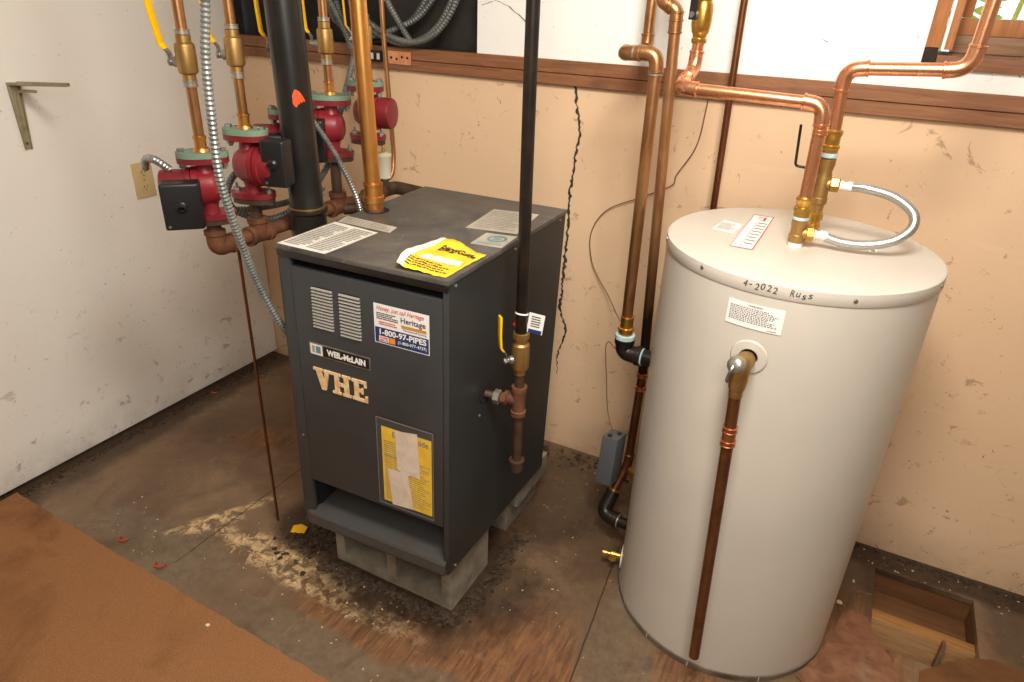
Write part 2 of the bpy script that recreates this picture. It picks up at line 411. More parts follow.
# text and print
def glyphs(body, shear=0.0, offset=0.0, spacing=1.0):
    cu = bpy.data.curves.new('t', 'FONT'); cu.body = body; cu.shear = shear; cu.offset = offset; cu.space_character = spacing; cu.resolution_u = 3
    ob = bpy.data.objects.new('t', cu); COL.objects.link(ob)
    dg = bpy.context.evaluated_depsgraph_get(); me = bpy.data.meshes.new_from_object(ob.evaluated_get(dg))
    vs = [v.co.copy() for v in me.vertices]; fs = [tuple(p.vertices) for p in me.polygons]
    bpy.data.objects.remove(ob); bpy.data.curves.remove(cu); bpy.data.meshes.remove(me)
    x0 = min(v.x for v in vs); x1 = max(v.x for v in vs); y0 = min(v.y for v in vs); y1 = max(v.y for v in vs)
    return [((v.x-x0)/(x1-x0), (v.y-y0)/(y1-y0)) for v in vs], fs
def add_text(bm, body, rect, fn, **k):
    """rect = (a0,b0,a1,b1) in the surface's own 2D coordinates; fn(a,b) -> point"""
    vs, fs = glyphs(body, **k); a0, b0, a1, b1 = rect
    V = [bm.verts.new(fn(a0+(a1-a0)*x, b0+(b1-b0)*y)) for x, y in vs]
    for f in fs:
        try: bm.faces.new([V[i] for i in f])
        except ValueError: pass
def add_quad(bm, rect, fn, nx=1, ny=1):
    a0, b0, a1, b1 = rect
    g_ = [[bm.verts.new(fn(a0+(a1-a0)*i/nx, b0+(b1-b0)*j/ny)) for i in range(nx+1)] for j in range(ny+1)]
    for j in range(ny):
        for i in range(nx): bm.faces.new((g_[j][i], g_[j][i+1], g_[j+1][i+1], g_[j+1][i]))
def add_fineprint(bm, rect, fn, rows, seed=1, fill=.93, wl=(.03, .11), th=.45):
    rg = random.Random(seed); a0, b0, a1, b1 = rect
    for r_ in range(rows):
        b = b1-(b1-b0)*(r_+.5)/rows; h = (b1-b0)/rows*th/2; x = 0; end = fill*rg.uniform(.75, 1.07)
        while x < min(end, .99):
            w = min(rg.uniform(*wl), .995-x); add_quad(bm, (a0+(a1-a0)*x, b-h, a0+(a1-a0)*(x+w), b+h), fn); x += w+.018
def flat(name, bm, mat, parent): return bm_obj(name, bm, mat, parent, smooth=False)

# ------------------------------------------------------------------ room shell
XL, YB = -2.232, 2.022
# floor with the square cut-out
bm = bmesh.new()
hx0, hx1, hy0, hy1 = .300, .560, 1.610, 1.925
for (a, b, c_, d) in ((-2.26, -1.6, hx0, 2.05), (hx1, -1.6, 1.7, 2.05), (hx0, -1.6, hx1, hy0), (hx0, hy1, hx1, 2.05)):
    add_box(bm, (a, b, -.018), (c_, d, 0))
fl = struct(bm_obj('floor', bm, 'floor', smooth=False))
# what is seen through the cut-out
bm = bmesh.new(); add_box(bm, (.20, 1.45, -.30), (.72, 2.05, -.28)); u_ = struct(bm_obj('trim_1', bm, 'gap', smooth=False)); 
bm = bmesh.new(); add_box(bm, (.18, 1.930, -.28), (.74, 1.96, -.0185)); struct(bm_obj('trim_2', bm, 'joist_dark', smooth=False))
bm = bmesh.new(); add_box(bm, (.18, 1.42, -.28), (.30, 1.93, -.0185)); add_box(bm, (.562, 1.42, -.28), (.74, 1.93, -.0185)); struct(bm_obj('trim_3', bm, 'joist_dark', smooth=False))
j = box_obj('floor_joist', (.3005, 1.735, -.17), (.5615, 1.775, -.025), 'joist', bv=.002); mesh_thing(j, (.43, 1.75, -.17), 'pale sawn floor joist seen inside the square hole in the floor', 'joist')
j = box_obj('plywood_scrap', (.3005, 1.78, -.10), (.5615, 1.925, -.085), 'joist_dark', bv=.001)
mesh_thing(j, (.43, 1.85, -.10), 'brown plywood scrap lying behind the joist inside the floor hole', 'plywood')
j = box_obj('wooden_stake', (.478, 1.712, -.28), (.487, 1.734, -.012), 'joist_dark', bv=.001)
mesh_thing(j, (.482, 1.72, -.28), 'short dark wooden stake in front of the joist in the floor hole', 'stake')

# left wall: white panel standing just above the floor
bm = bmesh.new(); add_box(bm, (XL-.08, -1.6, -.02), (XL-.035, 2.1, 2.35)); lw = struct(bm_obj('wall_left', bm, 'gap', smooth=False))
bm = bmesh.new(); add_box(bm, (XL-.034, -1.6, .022), (XL, 2.018, 2.34))
p = struct(bm_obj('wall_left_panel', bm, 'wall_white', smooth=False))
# back wall
bm = bmesh.new(); add_box(bm, (XL-.08, YB, -.02), (1.7, YB+.12, 1.300)); struct(bm_obj('wall_back', bm, 'wall_tan', smooth=False))
bm = bmesh.new()
WX0, WZ0 = .052, 1.412            # window opening lower left
OX = -1.182                        # right edge of the dark opening
for lo, hi in (((OX, YB, 1.3005), (WX0, YB+.25, 2.34)), ((WX0, YB, 1.3005), (1.1, YB+.25, WZ0-.012)), ((1.1, YB, 1.3005), (1.7, YB+.25, 2.34)), ((WX0, YB, 1.95), (1.1, YB+.25, 2.34))):
    add_box(bm, lo, hi)
struct(bm_obj('wall_back_upper', bm, 'wall_upper', smooth=False))
bm = bmesh.new(); add_box(bm, (XL-.08, YB+.10, 1.20), (OX, YB+.12, 2.34)); add_box(bm, (XL-.08, YB+.001, 1.3005), (OX-.0005, YB+.10, 1.353)); struct(bm_obj('wall_recess', bm, 'dark', smooth=False))
# wood strip between the two wall surfaces
bm = bmesh.new(); add_box(bm, (XL+.002, YB-.018, 1.285), (1.7, YB+.002, 1.3165)); add_box(bm, (XL+.002, YB-.015, 1.318), (1.7, YB+.002, 1.3542))
bmesh.ops.recalc_face_normals(bm, faces=bm.faces); bevel(bm, .0015, 1)
trim = struct(bm_obj('trim_4', bm, 'trim_wood'))
# crack and small cracks in the tan wall
def crack(name, pts, w, parent, y=YB, seed=1, mat='crack'):
    rg = random.Random(seed); P = []
    for (x0, z0), (x1, z1) in zip(pts, pts[1:]):
        k = max(2, int(math.hypot(x1-x0, z1-z0)/.008))
        for i in range(k): P.append((x0+(x1-x0)*i/k+rg.uniform(-1, 1)*.0035, z0+(z1-z0)*i/k))
    P.append(pts[-1]); bm = bmesh.new(); L, R_, n_ = [], [], len(P)
    for i, (x, z) in enumerate(P):
        ww = w*(.3+rg.random())*min(1, 4*(1-i/n_)+.2)
        L.append((x-ww/2, z)); R_.append((x+ww/2, z))
    for i in range(n_-1):
        c = [(L[i][0], y-.0012, L[i][1]), (R_[i][0], y-.0012, R_[i][1]), (R_[i+1][0], y-.0012, R_[i+1][1]), (L[i+1][0], y-.0012, L[i+1][1])]
        add_hexa(bm, c + [(a, y+.002, b) for a, _, b in c])
    return bm_obj(name, bm, mat, parent, smooth=False)
wb = bpy.data.objects['wall_back']
crack('crack', [(-.839, 1.284), (-.831, 1.234), (-.814, 1.151), (-.822, 1.09), (-.833, .969), (-.832, .873), (-.833, .739), (-.838, .559), (-.809, .478), (-.836, .375), (-.83, .30)], .0095, wb, seed=3)
crack('crack', [(-1.165, 1.49), (-1.12, 1.505), (-1.07, 1.49), (-1.0, 1.44)], .004, bpy.data.objects['wall_back_upper'], seed=4, mat='wire')
# baseboard debris line handled below; other room surfaces behind the camera
bm = bmesh.new(); add_box(bm, (-2.32, -1.62, 2.34), (1.72, 2.28, 2.36)); struct(bm_obj('ceiling', bm, 'ceiling', smooth=False))
bm = bmesh.new(); add_box(bm, (1.7, -1.6, -.02), (1.72, 2.28, 2.34)); struct(bm_obj('wall_right', bm, 'far_wall', smooth=False))
bm = bmesh.new(); add_box(bm, (-2.3, -1.62, -.02), (1.72, -1.6, 2.34)); struct(bm_obj('wall_front', bm, 'far_wall', smooth=False))

# window
wn = struct(bpy.data.objects.new('window_1', None)); COL.objects.link(wn); wn.location = (.6, YB, WZ0)
y0 = YB
box_obj('window_casing', (WX0-.007, y0-.012, WZ0+.034), (WX0+.024, y0+.03, 1.95), 'window_wood', wn, .001)
box_obj('white_bead', (WX0+.026, y0-.004, WZ0+.03), (WX0+.033, y0+.02, 1.95), 'white', wn)
box_obj('window_reveal', (WX0+.0335, y0+.0, WZ0+.03), (WX0+.050, y0+.16, 1.95), 'window_wood', wn)
box_obj('dark_block', (WX0-.007, y0-.010, WZ0-.012), (WX0+.022, y0+.03, WZ0+.033), 'gap', wn)
box_obj('window_sill', (WX0+.023, y0-.012, WZ0-.012), (1.09, y0+.025, WZ0+.018), 'trim_wood', wn, .001)
box_obj('sill_board', (WX0+.023, y0+.0255, WZ0-.012), (1.09, y0+.19, WZ0+.019), 'sill_wood', wn)
box_obj('sash_rail', (WX0+.052, y0+.125, WZ0+.060), (1.09, y0+.165, WZ0+.098), 'window_wood', wn, .002)
box_obj('sash_base', (WX0+.052, y0+.118, WZ0+.020), (1.09, y0+.170, WZ0+.059), 'sill_wood', wn, .002)
box_obj('sash_stile', (WX0+.0505, y0+.125, WZ0+.099), (WX0+.078, y0+.165, 1.95), 'window_wood', wn, .002)
box_obj('pane', (WX0+.079, y0+.143, WZ0+.099), (1.09, y0+.147, 1.95), 'glass', wn)
# foliage outdoors
bm = bmesh.new(); rg = random.Random(5)
for i in range(900):
    p = Vector((rg.uniform(-.3, 1.4), rg.uniform(2.55, 3.3), rg.uniform(1.2, 2.4))); a = Vector((rg.uniform(-1, 1), rg.uniform(-1, 1), rg.uniform(-1, 1))).normalized(); u, v = frame_of(a); s = rg.uniform(.02, .05)
    bm.faces.new([bm.verts.new(q) for q in (p-u*s, p+v*s*.5, p+u*s, p-v*s*.5)])
for k in range(9): add_tube(bm, smooth_path([(k*.17-.2, 2.9, .2), (k*.17-.25, 2.85, 1.2), (k*.17-.1, 2.95, 2.3)], 6), .008, 6)
o = bm_obj('shrub', bm, 'leaf', smooth=False); mesh_thing(o, (.5, 2.9, .2), 'yellow-green shrub growing outside behind the window glass', 'shrub')

# carpet
bm = bmesh.new(); rg = random.Random(11)
edge = [(-2.225, .855)] + [(-2.225+i*.02, .852-.03*(i*.02)/1.1+rg.uniform(-.0022, .0022)) for i in range(1, 90)]
edge = [(x, y if x > -2.0 else y) for x, y in edge]
poly = [(edge[-1][0], -1.59), (-2.225, -1.59)] + edge
add_prism(bm, poly, .0005, .008)
o = bm_obj('carpet', bm, 'carpet', smooth=False); mesh_thing(o, (-1.3, .3, .0005), 'orange-brown short pile carpet ending on the plywood floor', 'carpet')

# ------------------------------------------------------------------ boiler
BC = [Vector(c) for c in ((-1.161,1.088,.995),(-.699,1.092,1.002),(-.699,1.679,1.011),(-1.154,1.681,1.006),(-1.174,1.085,.184),(-.706,1.094,.194),(-.712,1.660,.171),(-1.165,1.671,.182))]
def BX(u, v, w):
    T_ = BC[0]*(1-u)*(1-v)+BC[1]*u*(1-v)+BC[2]*u*v+BC[3]*(1-u)*v
    B_ = BC[4]*(1-u)*(1-v)+BC[5]*u*(1-v)+BC[6]*u*v+BC[7]*(1-u)*v
    return T_*w+B_*(1-w)
BW, BD, BH = .463, .587, .815
boil = thing('boiler', tuple(BX(.5, .5, 0)), 'dark charcoal sheet metal heating boiler standing on grey cinder blocks', 'boiler')
def bb(name, lo, hi, mat, parent=boil, bv=0): return box_obj(name, lo, hi, mat, parent, bv, BX)
# casing: side panels, back, floor, lid
bb('left_panel', (0, .0, 0), (.012, 1, .985), 'boiler')
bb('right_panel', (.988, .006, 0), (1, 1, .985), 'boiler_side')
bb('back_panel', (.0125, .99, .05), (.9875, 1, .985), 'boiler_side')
bb('corner_post', (.0125, 0, 0), (.078, .02, .978), 'boiler', bv=.001)
bb('corner_post', (.972, -.0, 0), (1.0, .0055, .978), 'boiler', bv=.0008)
bb('inner_panel', (.0785, .06, .195), (.9715, .075, .984), 'hole')
bm = bmesh.new()
add_box(bm, (-.006, -.006, .986), (1.006, 1.004, 1.0), BX)
bmesh.ops.recalc_face_normals(bm, faces=bm.faces); bevel(bm, .0015, 2)
lid = bm_obj('lid', bm, 'lid', boil)
bb('lid_front_lip', (.0, -.0035, .966), (1.0, .012, .9855), 'black', bv=.001)
for v_, z_ in ((.046, .975), (.50, .972), (.94, .975)):
    bm = bmesh.new(); add_lathe(bm, BX(1.0, v_, z_), (1, 0, 0), [(0, .0042), (.002, .0042), (.0035, .002)], 12); bm_obj('screw', bm, 'steel', boil)
for (u_, v_, w_) in ((1, .057, .012), (1, .242, .506)):
    bm = bmesh.new(); add_lathe(bm, BX(u_, v_, w_), (1, 0, 0), [(0, .0038), (.002, .0038), (.0035, .002)], 12); bm_obj('screw', bm, 'steel', boil)
bm = bmesh.new(); add_lathe(bm, BX(.05, 0, .36), (0, -1, 0), [(0, .003), (.002, .003), (.003, .0015)], 12); bm_obj('screw', bm, 'steel', boil)
# front door
bm = bmesh.new(); add_box(bm, (.082, -.002, .190), (.969, .022, .942), BX); bmesh.ops.recalc_face_normals(bm, faces=bm.faces); bevel(bm, .002, 2)
door = bm_obj('front_door', bm, 'boiler', boil)
F = lambda off: (lambda a, b: BX(a, -.002-off/BD, b))
def louvre(u0, u1, ul, w0, w1, n_):
    bm = bmesh.new()
    for i in range(n_):
        w = w1-(w1-w0)*(i+.5)/n_; s = (i+.5)/n_*ul
        add_hexa(bm, [BX(u0+s, -.002, w-.0042), BX(u1+s, -.002, w-.0042), BX(u1+s, -.0102, w-.0030), BX(u0+s, -.0102, w-.0030),
                      BX(u0+s, -.002, w+.0016), BX(u1+s, -.002, w+.0016), BX(u1+s, -.0065, w+.0008), BX(u0+s, -.0065, w+.0008)])
    lv = flat('vent_grille', bm, 'grill', door)
    bm = bmesh.new()
    for i in range(n_):
        w = w1-(w1-w0)*(i+.5)/n_; s = (i+.5)/n_*ul
        add_quad(bm, (u0+s+.002, w+.0018, u1+s-.002, w+.0052), F(.0004))
    flat('vent_slots', bm, 'hole', door)
louvre(.209, .338, -.004, .768, .897, 13); louvre(.381, .507, -.002, .762, .897, 13)
# service sticker
def sticker(name, rect, fn, mat, parent, nx=1, ny=1, th=None):
    bm = bmesh.new(); add_quad(bm, rect, fn, nx, ny); return flat(name, bm, mat, parent)
S0 = (.586, .773, .900, .892)
st = sticker('service_sticker', S0, F(.0006), 'white', door)
st['label'] = 'white and navy service company sticker'
sticker('sticker_band', (S0[0]+.004, .7755, S0[2]-.004, .822), F(.0009), 'navy', door)
bm = bmesh.new(); add_text(bm, 'Honey, just call Heritage', (.603, .870, .872, .887), F(.0013), shear=.35, offset=.008); flat('printed_text', bm, 'ink_red', door)
bm = bmesh.new(); add_text(bm, 'Heritage', (.742, .8455, .880, .867), F(.0013), offset=.012)
add_text(bm, 'Plumbers/Heating', (.755, .8265, .885, .8335), F(.0013), offset=.01)
add_fineprint(bm, (.602, .846, .728, .868), F(.0013), 4, 3, wl=(.1, .3)); flat('printed_text', bm, 'ink', door)
bm = bmesh.new(); add_fineprint(bm, (.615, .830, .73, .842), F(.0013), 2, 8, wl=(.1, .3)); flat('printed_text', bm, 'ink_red', door)
sticker('gold_banner', (.744, .8355, .884, .8445), F(.0012), 'gold', door)
bm = bmesh.new(); add_text(bm, '1-800-97-PIPES', (.617, .800, .884, .8185), F(.0013), offset=.03)
add_text(bm, '(1-800-977-4737)', (.722, .782, .884, .7945), F(.0013), offset=.014)
add_quad(bm, (.612, .779, .668, .7965), F(.0012)); flat('printed_text', bm, 'white', door)
bm = bmesh.new(); add_quad(bm, (.671, .779, .706, .7965), F(.0012)); flat('orange_square', bm, 'orange', door)
bm = bmesh.new(); add_text(bm, 'HOME', (.616, .7885, .664, .795), F(.0016), offset=.03); add_text(bm, 'SERVE', (.616, .7805, .664, .787), F(.0016), offset=.03)
flat('printed_text', bm, 'ink_red', door)
# maker's badge
bb('name_badge', (.160, -.0045, .673), (.551, -.002, .715), 'steel', door, .0005)
BF = lambda off: (lambda a, b: BX(a, -.0045-off/BD, b))
sticker('badge_field', (.252, .677, .543, .711), BF(.0004), 'black', door)
bm = bmesh.new(); add_text(bm, 'WEIL-McLAIN', (.276, .6835, .522, .7045), BF(.0009), offset=.055); flat('printed_text', bm, 'white', door)
sticker('badge_square', (.168, .677, .247, .711), BF(.0004), 'white', door)
bm = bmesh.new(); add_quad(bm, (.205, .683, .236, .706), BF(.0008)); flat('badge_emblem', bm, 'teal_print', door)
bm = bmesh.new(); add_quad(bm, (.180, .683, .1985, .706), BF(.0008)); flat('badge_emblem', bm, 'paper_old', door)
# raised letters V H E with slab serifs
def letter(polys, x0, x1, z0, z1):
    bm = bmesh.new()
    for i, P_ in enumerate(polys):
        add_prism(bm, [(x0+(x1-x0)*a, z0+(z1-z0)*b) for a, b in P_], .0, .0035+i*.00006, lambda a, b, c_: BX(a, -.002-c_/BD, b))
    o = flat('raised_letter', bm, 'cream', door); return o
R4 = lambda a, b, c_, d: [(a, b), (c_, b), (c_, d), (a, d)]
letter([[(.10, .98), (.38, .98), (.62, .1), (.40, 0)], [(.64, .98), (.84, .98), (.62, 0), (.40, 0)], R4(0, .88, .48, 1), R4(.56, .88, 1, 1)], .176, .300, .561, .632)
letter([R4(.12, 0, .36, 1), R4(.64, 0, .88, 1), R4(.3, .42, .7, .58), R4(0, .88, .45, 1), R4(.55, .88, 1, 1), R4(0, 0, .45, .12), R4(.55, 0, 1, .12)], .300, .418, .561, .632)
letter([R4(.14, 0, .42, 1), R4(0, .86, .95, 1), R4(0, 0, 1, .14), R4(.8, .70, .95, .98), R4(.85, .02, 1, .30), R4(.4, .43, .68, .57), R4(.62, .36, .72, .64)], .428, .524, .561, .632)
# sleeve with yellow notice and tape
sticker('yellow_notice', (.597, .219, .903, .496), F(.0008), 'paper_yellow', door)
bm = bmesh.new(); add_text(bm, 'EnergyGuide', (.665, .460, .885, .487), F(.0013), offset=.02); add_fineprint(bm, (.61, .39, .72, .45), F(.0013), 8, 5, wl=(.1, .3), th=.3); add_fineprint(bm, (.61, .228, .895, .40), F(.0013), 22, 6, wl=(.08, .2), th=.25)
flat('printed_text', bm, 'ink_soft', door)
bm = bmesh.new()
bm.faces.new([bm.verts.new(F(.002)(*q)) for q in ((.684, .493), (.690, .354), (.752, .345), (.834, .348), (.820, .506))])
bm.faces.new([bm.verts.new(F(.0017)(*q)) for q in ((.628, .348), (.652, .212), (.788, .219), (.756, .350))])
flat('tape_strip', bm, 'tape', door)
sticker('clear_sleeve', (.570, .208, .915, .525), F(.0026), 'sleeve', door)
bm = bmesh.new()
for q in ((.568, .206, .917, .2095), (.568, .523, .917, .5265), (.568, .2095, .572, .523), (.913, .2095, .917, .523)): add_quad(bm, q, F(.003))
flat('sleeve_edge', bm, 'ink_soft', door)
# draft tray sticking out under the door
bm = bmesh.new()
tp = [(.30, .090), (.05, .062), (-.012, .052), (-.018, .045), (-.022, .010), (-.017, .002), (-.012, .010), (-.010, .044), (.05, .056), (.30, .084)]
vs0 = []; vs1 = []
for y_, z_ in tp:
    ed = y_ < 0
    vs0.append(bm.verts.new(BX(.040 if ed else .085, y_, z_))); vs1.append(bm.verts.new(BX(.990 if ed else .968, y_, z_)))
bm.faces.new(vs0); bm.faces.new(vs1[::-1])
for i in range(len(tp)): k = (i+1) % len(tp); bm.faces.new((vs0[i], vs1[i], vs1[k], vs0[k]))
flat('draft_tray', bm, 'tray', boil)
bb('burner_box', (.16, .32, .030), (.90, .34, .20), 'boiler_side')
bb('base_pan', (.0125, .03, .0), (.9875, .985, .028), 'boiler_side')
# lid openings and labels
TT = lambda off: (lambda a, b: BX(a, b, 1.0+off/BH))
LB = [(-.002, .004), (.31, -.002), (.33, .296), (.012, .325)]
def quadlabel(name, q, mat, parent, off=.0006):
    fn0 = lambda s, t_: (q[0][0]*(1-s)*(1-t_)+q[1][0]*s*(1-t_)+q[2][0]*s*t_+q[3][0]*(1-s)*t_, q[0][1]*(1-s)*(1-t_)+q[1][1]*s*(1-t_)+q[2][1]*s*t_+q[3][1]*(1-s)*t_)
    f = lambda o_: (lambda s, t_: TT(o_)(*fn0(s, t_)))
    bm = bmesh.new(); add_quad(bm, (0, 0, 1, 1), f(off), 4, 4); o = flat(name, bm, mat, parent); return o, f
o, f = quadlabel('instruction_label', LB, 'paper', lid)
bm = bmesh.new(); add_fineprint(bm, (.05, .06, .47, .92), f(.0011), 17, 21, wl=(.06, .25), th=.5); flat('printed_text', bm, 'ink_soft', lid); bm = bmesh.new(); add_fineprint(bm, (.52, .06, .95, .95), f(.0011), 17, 22, wl=(.06, .25), th=.5); flat('printed_text', bm, 'ink_soft', lid)
o, f = quadlabel('narrow_label', [(.02, .332), (.381, .319), (.36, .392), (-.0, .414)], 'paper_old', lid)
bm = bmesh.new(); add_fineprint(bm, (.05, .1, .95, .9), f(.0011), 4, 25, wl=(.03, .1), th=.35); flat('printed_text', bm, 'ink_soft', lid)
o, f = quadlabel('data_label', [(.673, .533), (.963, .565), (.91, .862), (.635, .83)], 'paper_old', lid)
bm = bmesh.new(); add_fineprint(bm, (.08, .08, .92, .92), f(.0011), 12, 26, wl=(.05, .2), th=.28); flat('printed_text', bm, 'ink_soft', lid)
o, f = quadlabel('seal_label', [(.826, .371), (.998, .384), (.985, .54), (.814, .519)], 'paper_old', lid)
bm = bmesh.new()
ring = [(.55+.30*math.cos(a*PI/12), .60+.26*math.sin(a*PI/12)) for a in range(24)]; inn = [(.55+.22*math.cos(a*PI/12), .60+.18*math.sin(a*PI/12)) for a in range(24)]
for i in range(24):
    k = (i+1) % 24; bm.faces.new([bm.verts.new(f(.0011)(*q)) for q in (ring[i], ring[k], inn[k], inn[i])])
add_fineprint(bm, (.42, .45, .70, .75), f(.0011), 4, 4, wl=(.2, .5)); add_fineprint(bm, (.1, .1, .9, .28), f(.0011), 3, 9, wl=(.1, .3), th=.3)
flat('round_seal', bm, 'teal_print', lid)

# crumpled yellow sheet on the lid
bm = bmesh.new(); Y = [(.725, .000), (.972, .018), (.992, .275), (.70, .315)]
N_ = 16
def yp(s, t_):
    a = Y[0][0]*(1-s)*(1-t_)+Y[1][0]*s*(1-t_)+Y[2][0]*s*t_+Y[3][0]*(1-s)*t_
    b = Y[0][1]*(1-s)*(1-t_)+Y[1][1]*s*(1-t_)+Y[2][1]*s*t_+Y[3][1]*(1-s)*t_
    a += -.07*math.sin(PI*t_)*(1-s)*.8
    h = .004+.004*math.sin(5*s+2.3*t_)*math.sin(4*t_+1)+.012*max(0, t_-.75)*4*(.5+.5*math.sin(6*s))+.014*max(0, .22-s)*4*(1-.5*t_)
    h += .0012*math.sin(31*s+9*t_)*math.cos(23*t_)
    return BX(a, b, 1.0+max(h, .0015)/BH)
g_ = [[bm.verts.new(yp(i/N_, j_/N_)) for i in range(N_+1)] for j_ in range(N_+1)]
for j_ in range(N_):
    for i in range(N_): bm.faces.new((g_[j_][i], g_[j_][i+1], g_[j_+1][i+1], g_[j_+1][i]))
ye = thing('energy_label_sheet', tuple(BX(.86, .16, 1.001)), 'crumpled yellow energy label sheet lying on the boiler lid', 'paper')
sh = bm_obj('sheet', bm, 'paper_yellow', ye)
md = sh.modifiers.new('thickness', 'SOLIDIFY'); md.thickness = .0006
yo = lambda s, t_: yp(s, t_)+Vector((0, 0, .0012))
bm = bmesh.new(); add_text(bm, 'EnergyGuide', (.28, .70, .94, .86), yo, offset=.03); flat('printed_text', bm, 'ink', ye); bm = bmesh.new(); add_fineprint(bm, (.12, .08, .92, .36), yo, 4, 31, wl=(.03, .12), th=.35)
flat('printed_text', bm, 'ink', ye)
bm = bmesh.new(); add_quad(bm, (.22, .40, .92, .56), lambda s, t_: yp(s, t_)+Vector((0, 0, .0008)), 8, 3); add_quad(bm, (.0, .0, .13, 1), lambda s, t_: yp(s, t_)+Vector((0, 0, .0007)), 3, 14); flat('pale_panel', bm, 'paper', ye)

# cinder blocks
def hollow_block(x0, x1, y0, y1, z0, z1, label, cores=True):
    bm = bmesh.new(); w = .032; zc = .030
    xm = (x0+x1)/2
    add_box(bm, (x0, y0, z0), (x1, y1, z0+zc)); add_box(bm, (x0, y0, z1-zc), (x1, y1, z1))
    for a, b in ((x0, x0+w), (xm-w/2, xm+w/2), (x1-w, x1)): add_box(bm, (a, y0, z0+zc), (b, y1, z1-zc))
    bmesh.ops.remove_doubles(bm, verts=bm.verts, dist=1e-5)
    o = bm_obj('cinder_block', bm, 'block', smooth=False); return mesh_thing(o, ((x0+x1)/2, (y0+y1)/2, z0), label, 'cinder block')
o = hollow_block(-1.133, -.733, 1.150, 1.350, .0, .184, 'hollow grey cinder block under the front edge of the boiler')
bmx = bmesh.new(); add_box(bmx, (-1.10, 1.322, .03), (-.766, 1.348, .154)); bc_ = bm_obj('core_back', bmx, 'block', o, smooth=False)
for (z0, z1, x1, yy0, yy1, lb) in ((.001, .092, -.752, 1.50, 1.715, 'lower grey concrete slab block under the rear right corner of the boiler'), (.0925, .170, -.726, 1.52, 1.735, 'upper grey concrete slab block directly beneath the rear of the boiler')):
    bm = bmesh.new(); add_box(bm, (-1.12, yy0, z0), (x1, yy1, z1)); bmesh.ops.recalc_face_normals(bm, faces=bm.faces); bevel(bm, .004, 2)
    mesh_thing(bm_obj('concrete_slab', bm, 'block'), (-.93, 1.65, z0), lb, 'concrete block')

# ------------------------------------------------------------------ pipes around the boiler
# black flue
fx, fy = -1.250, 1.290
flue = thing('black_flue_pipe', (fx, fy, .45), 'wide matt black vertical pipe left of the boiler with an orange mark', 'pipe')
bm = bmesh.new(); add_tube(bm, [(fx, fy, .98), (fx-.013, fy, 1.5), (fx-.034, fy, 2.335)], .0415, 40); bm_obj('pipe', bm, 'black', flue)
bm = bmesh.new(); add_lathe(bm, (fx, fy, .45), (0, 0, 1), [(0, .046), (.555, .046), (.560, .050), (.566, .050), (.570, .042)], 40); bm_obj('lower_sleeve', bm, 'black', flue)
collar('collar_ring', (fx, fy, 1.021), (0, 0, 1), .0455, .004, 'brass_dull', flue, False, 40)
bm = bmesh.new()
fl_ = lambda a, b: Vector((fx-.0085+.0424*math.cos(a), fy+.0424*math.sin(a), b))
n_ = 12; tops = [1.294, 1.300, 1.306, 1.307, 1.306, 1.305, 1.303, 1.301, 1.297, 1.293, 1.288, 1.283, 1.278]; bots = [1.276, 1.271, 1.268, 1.268, 1.270, 1.273, 1.276, 1.277, 1.276, 1.273, 1.268, 1.266, 1.265]
for i in range(n_):
    a0 = -.88+.75*i/n_; a1 = -.88+.75*(i+1)/n_
    bm.faces.new([bm.verts.new(fl_(a, b)) for a, b in ((a0, bots[i]), (a1, bots[i+1]), (a1, tops[i+1]), (a0, tops[i]))])
flat('orange_mark', bm, 'marker_orange', flue)

# copper supply riser out of the lid
cx_, cy_ = -1.128, 1.405
ris = thing('copper_supply_riser', (cx_, cy_, .99), 'thick golden copper pipe rising out of the boiler lid', 'pipe')
bm = bmesh.new(); add_tube(bm, [(cx_, cy_, 1.03), (cx_-.040, cy_, 2.335)], .0205, 32); bm_obj('pipe', bm, 'copper_gold', ris)
bm = bmesh.new(); add_lathe(bm, (cx_, cy_, 1.006), (0, 0, 1), [(0, .024), (.018, .024), (.020, .0275), (.036, .0275), (.038, .024), (.062, .0235), (.064, .0255), (.070, .0255), (.072, .021)], 32)
bm_obj('coupling', bm, 'copper_gold', ris)
bm = bmesh.new(); add_lathe(bm, (cx_, cy_, .99), (0, 0, 1), [(0, .026), (.008, .026), (.0195, .025)], 32); bm_obj('threaded_nipple', bm, 'rust', ris)
bm = bmesh.new(); add_lathe(bm, tuple(BX(.072, .545, 1.0005)), (0, 0, 1), [(0, .033), (.0008, .033)], 32); bm_obj('pipe_hole', bm, 'hole', lid)

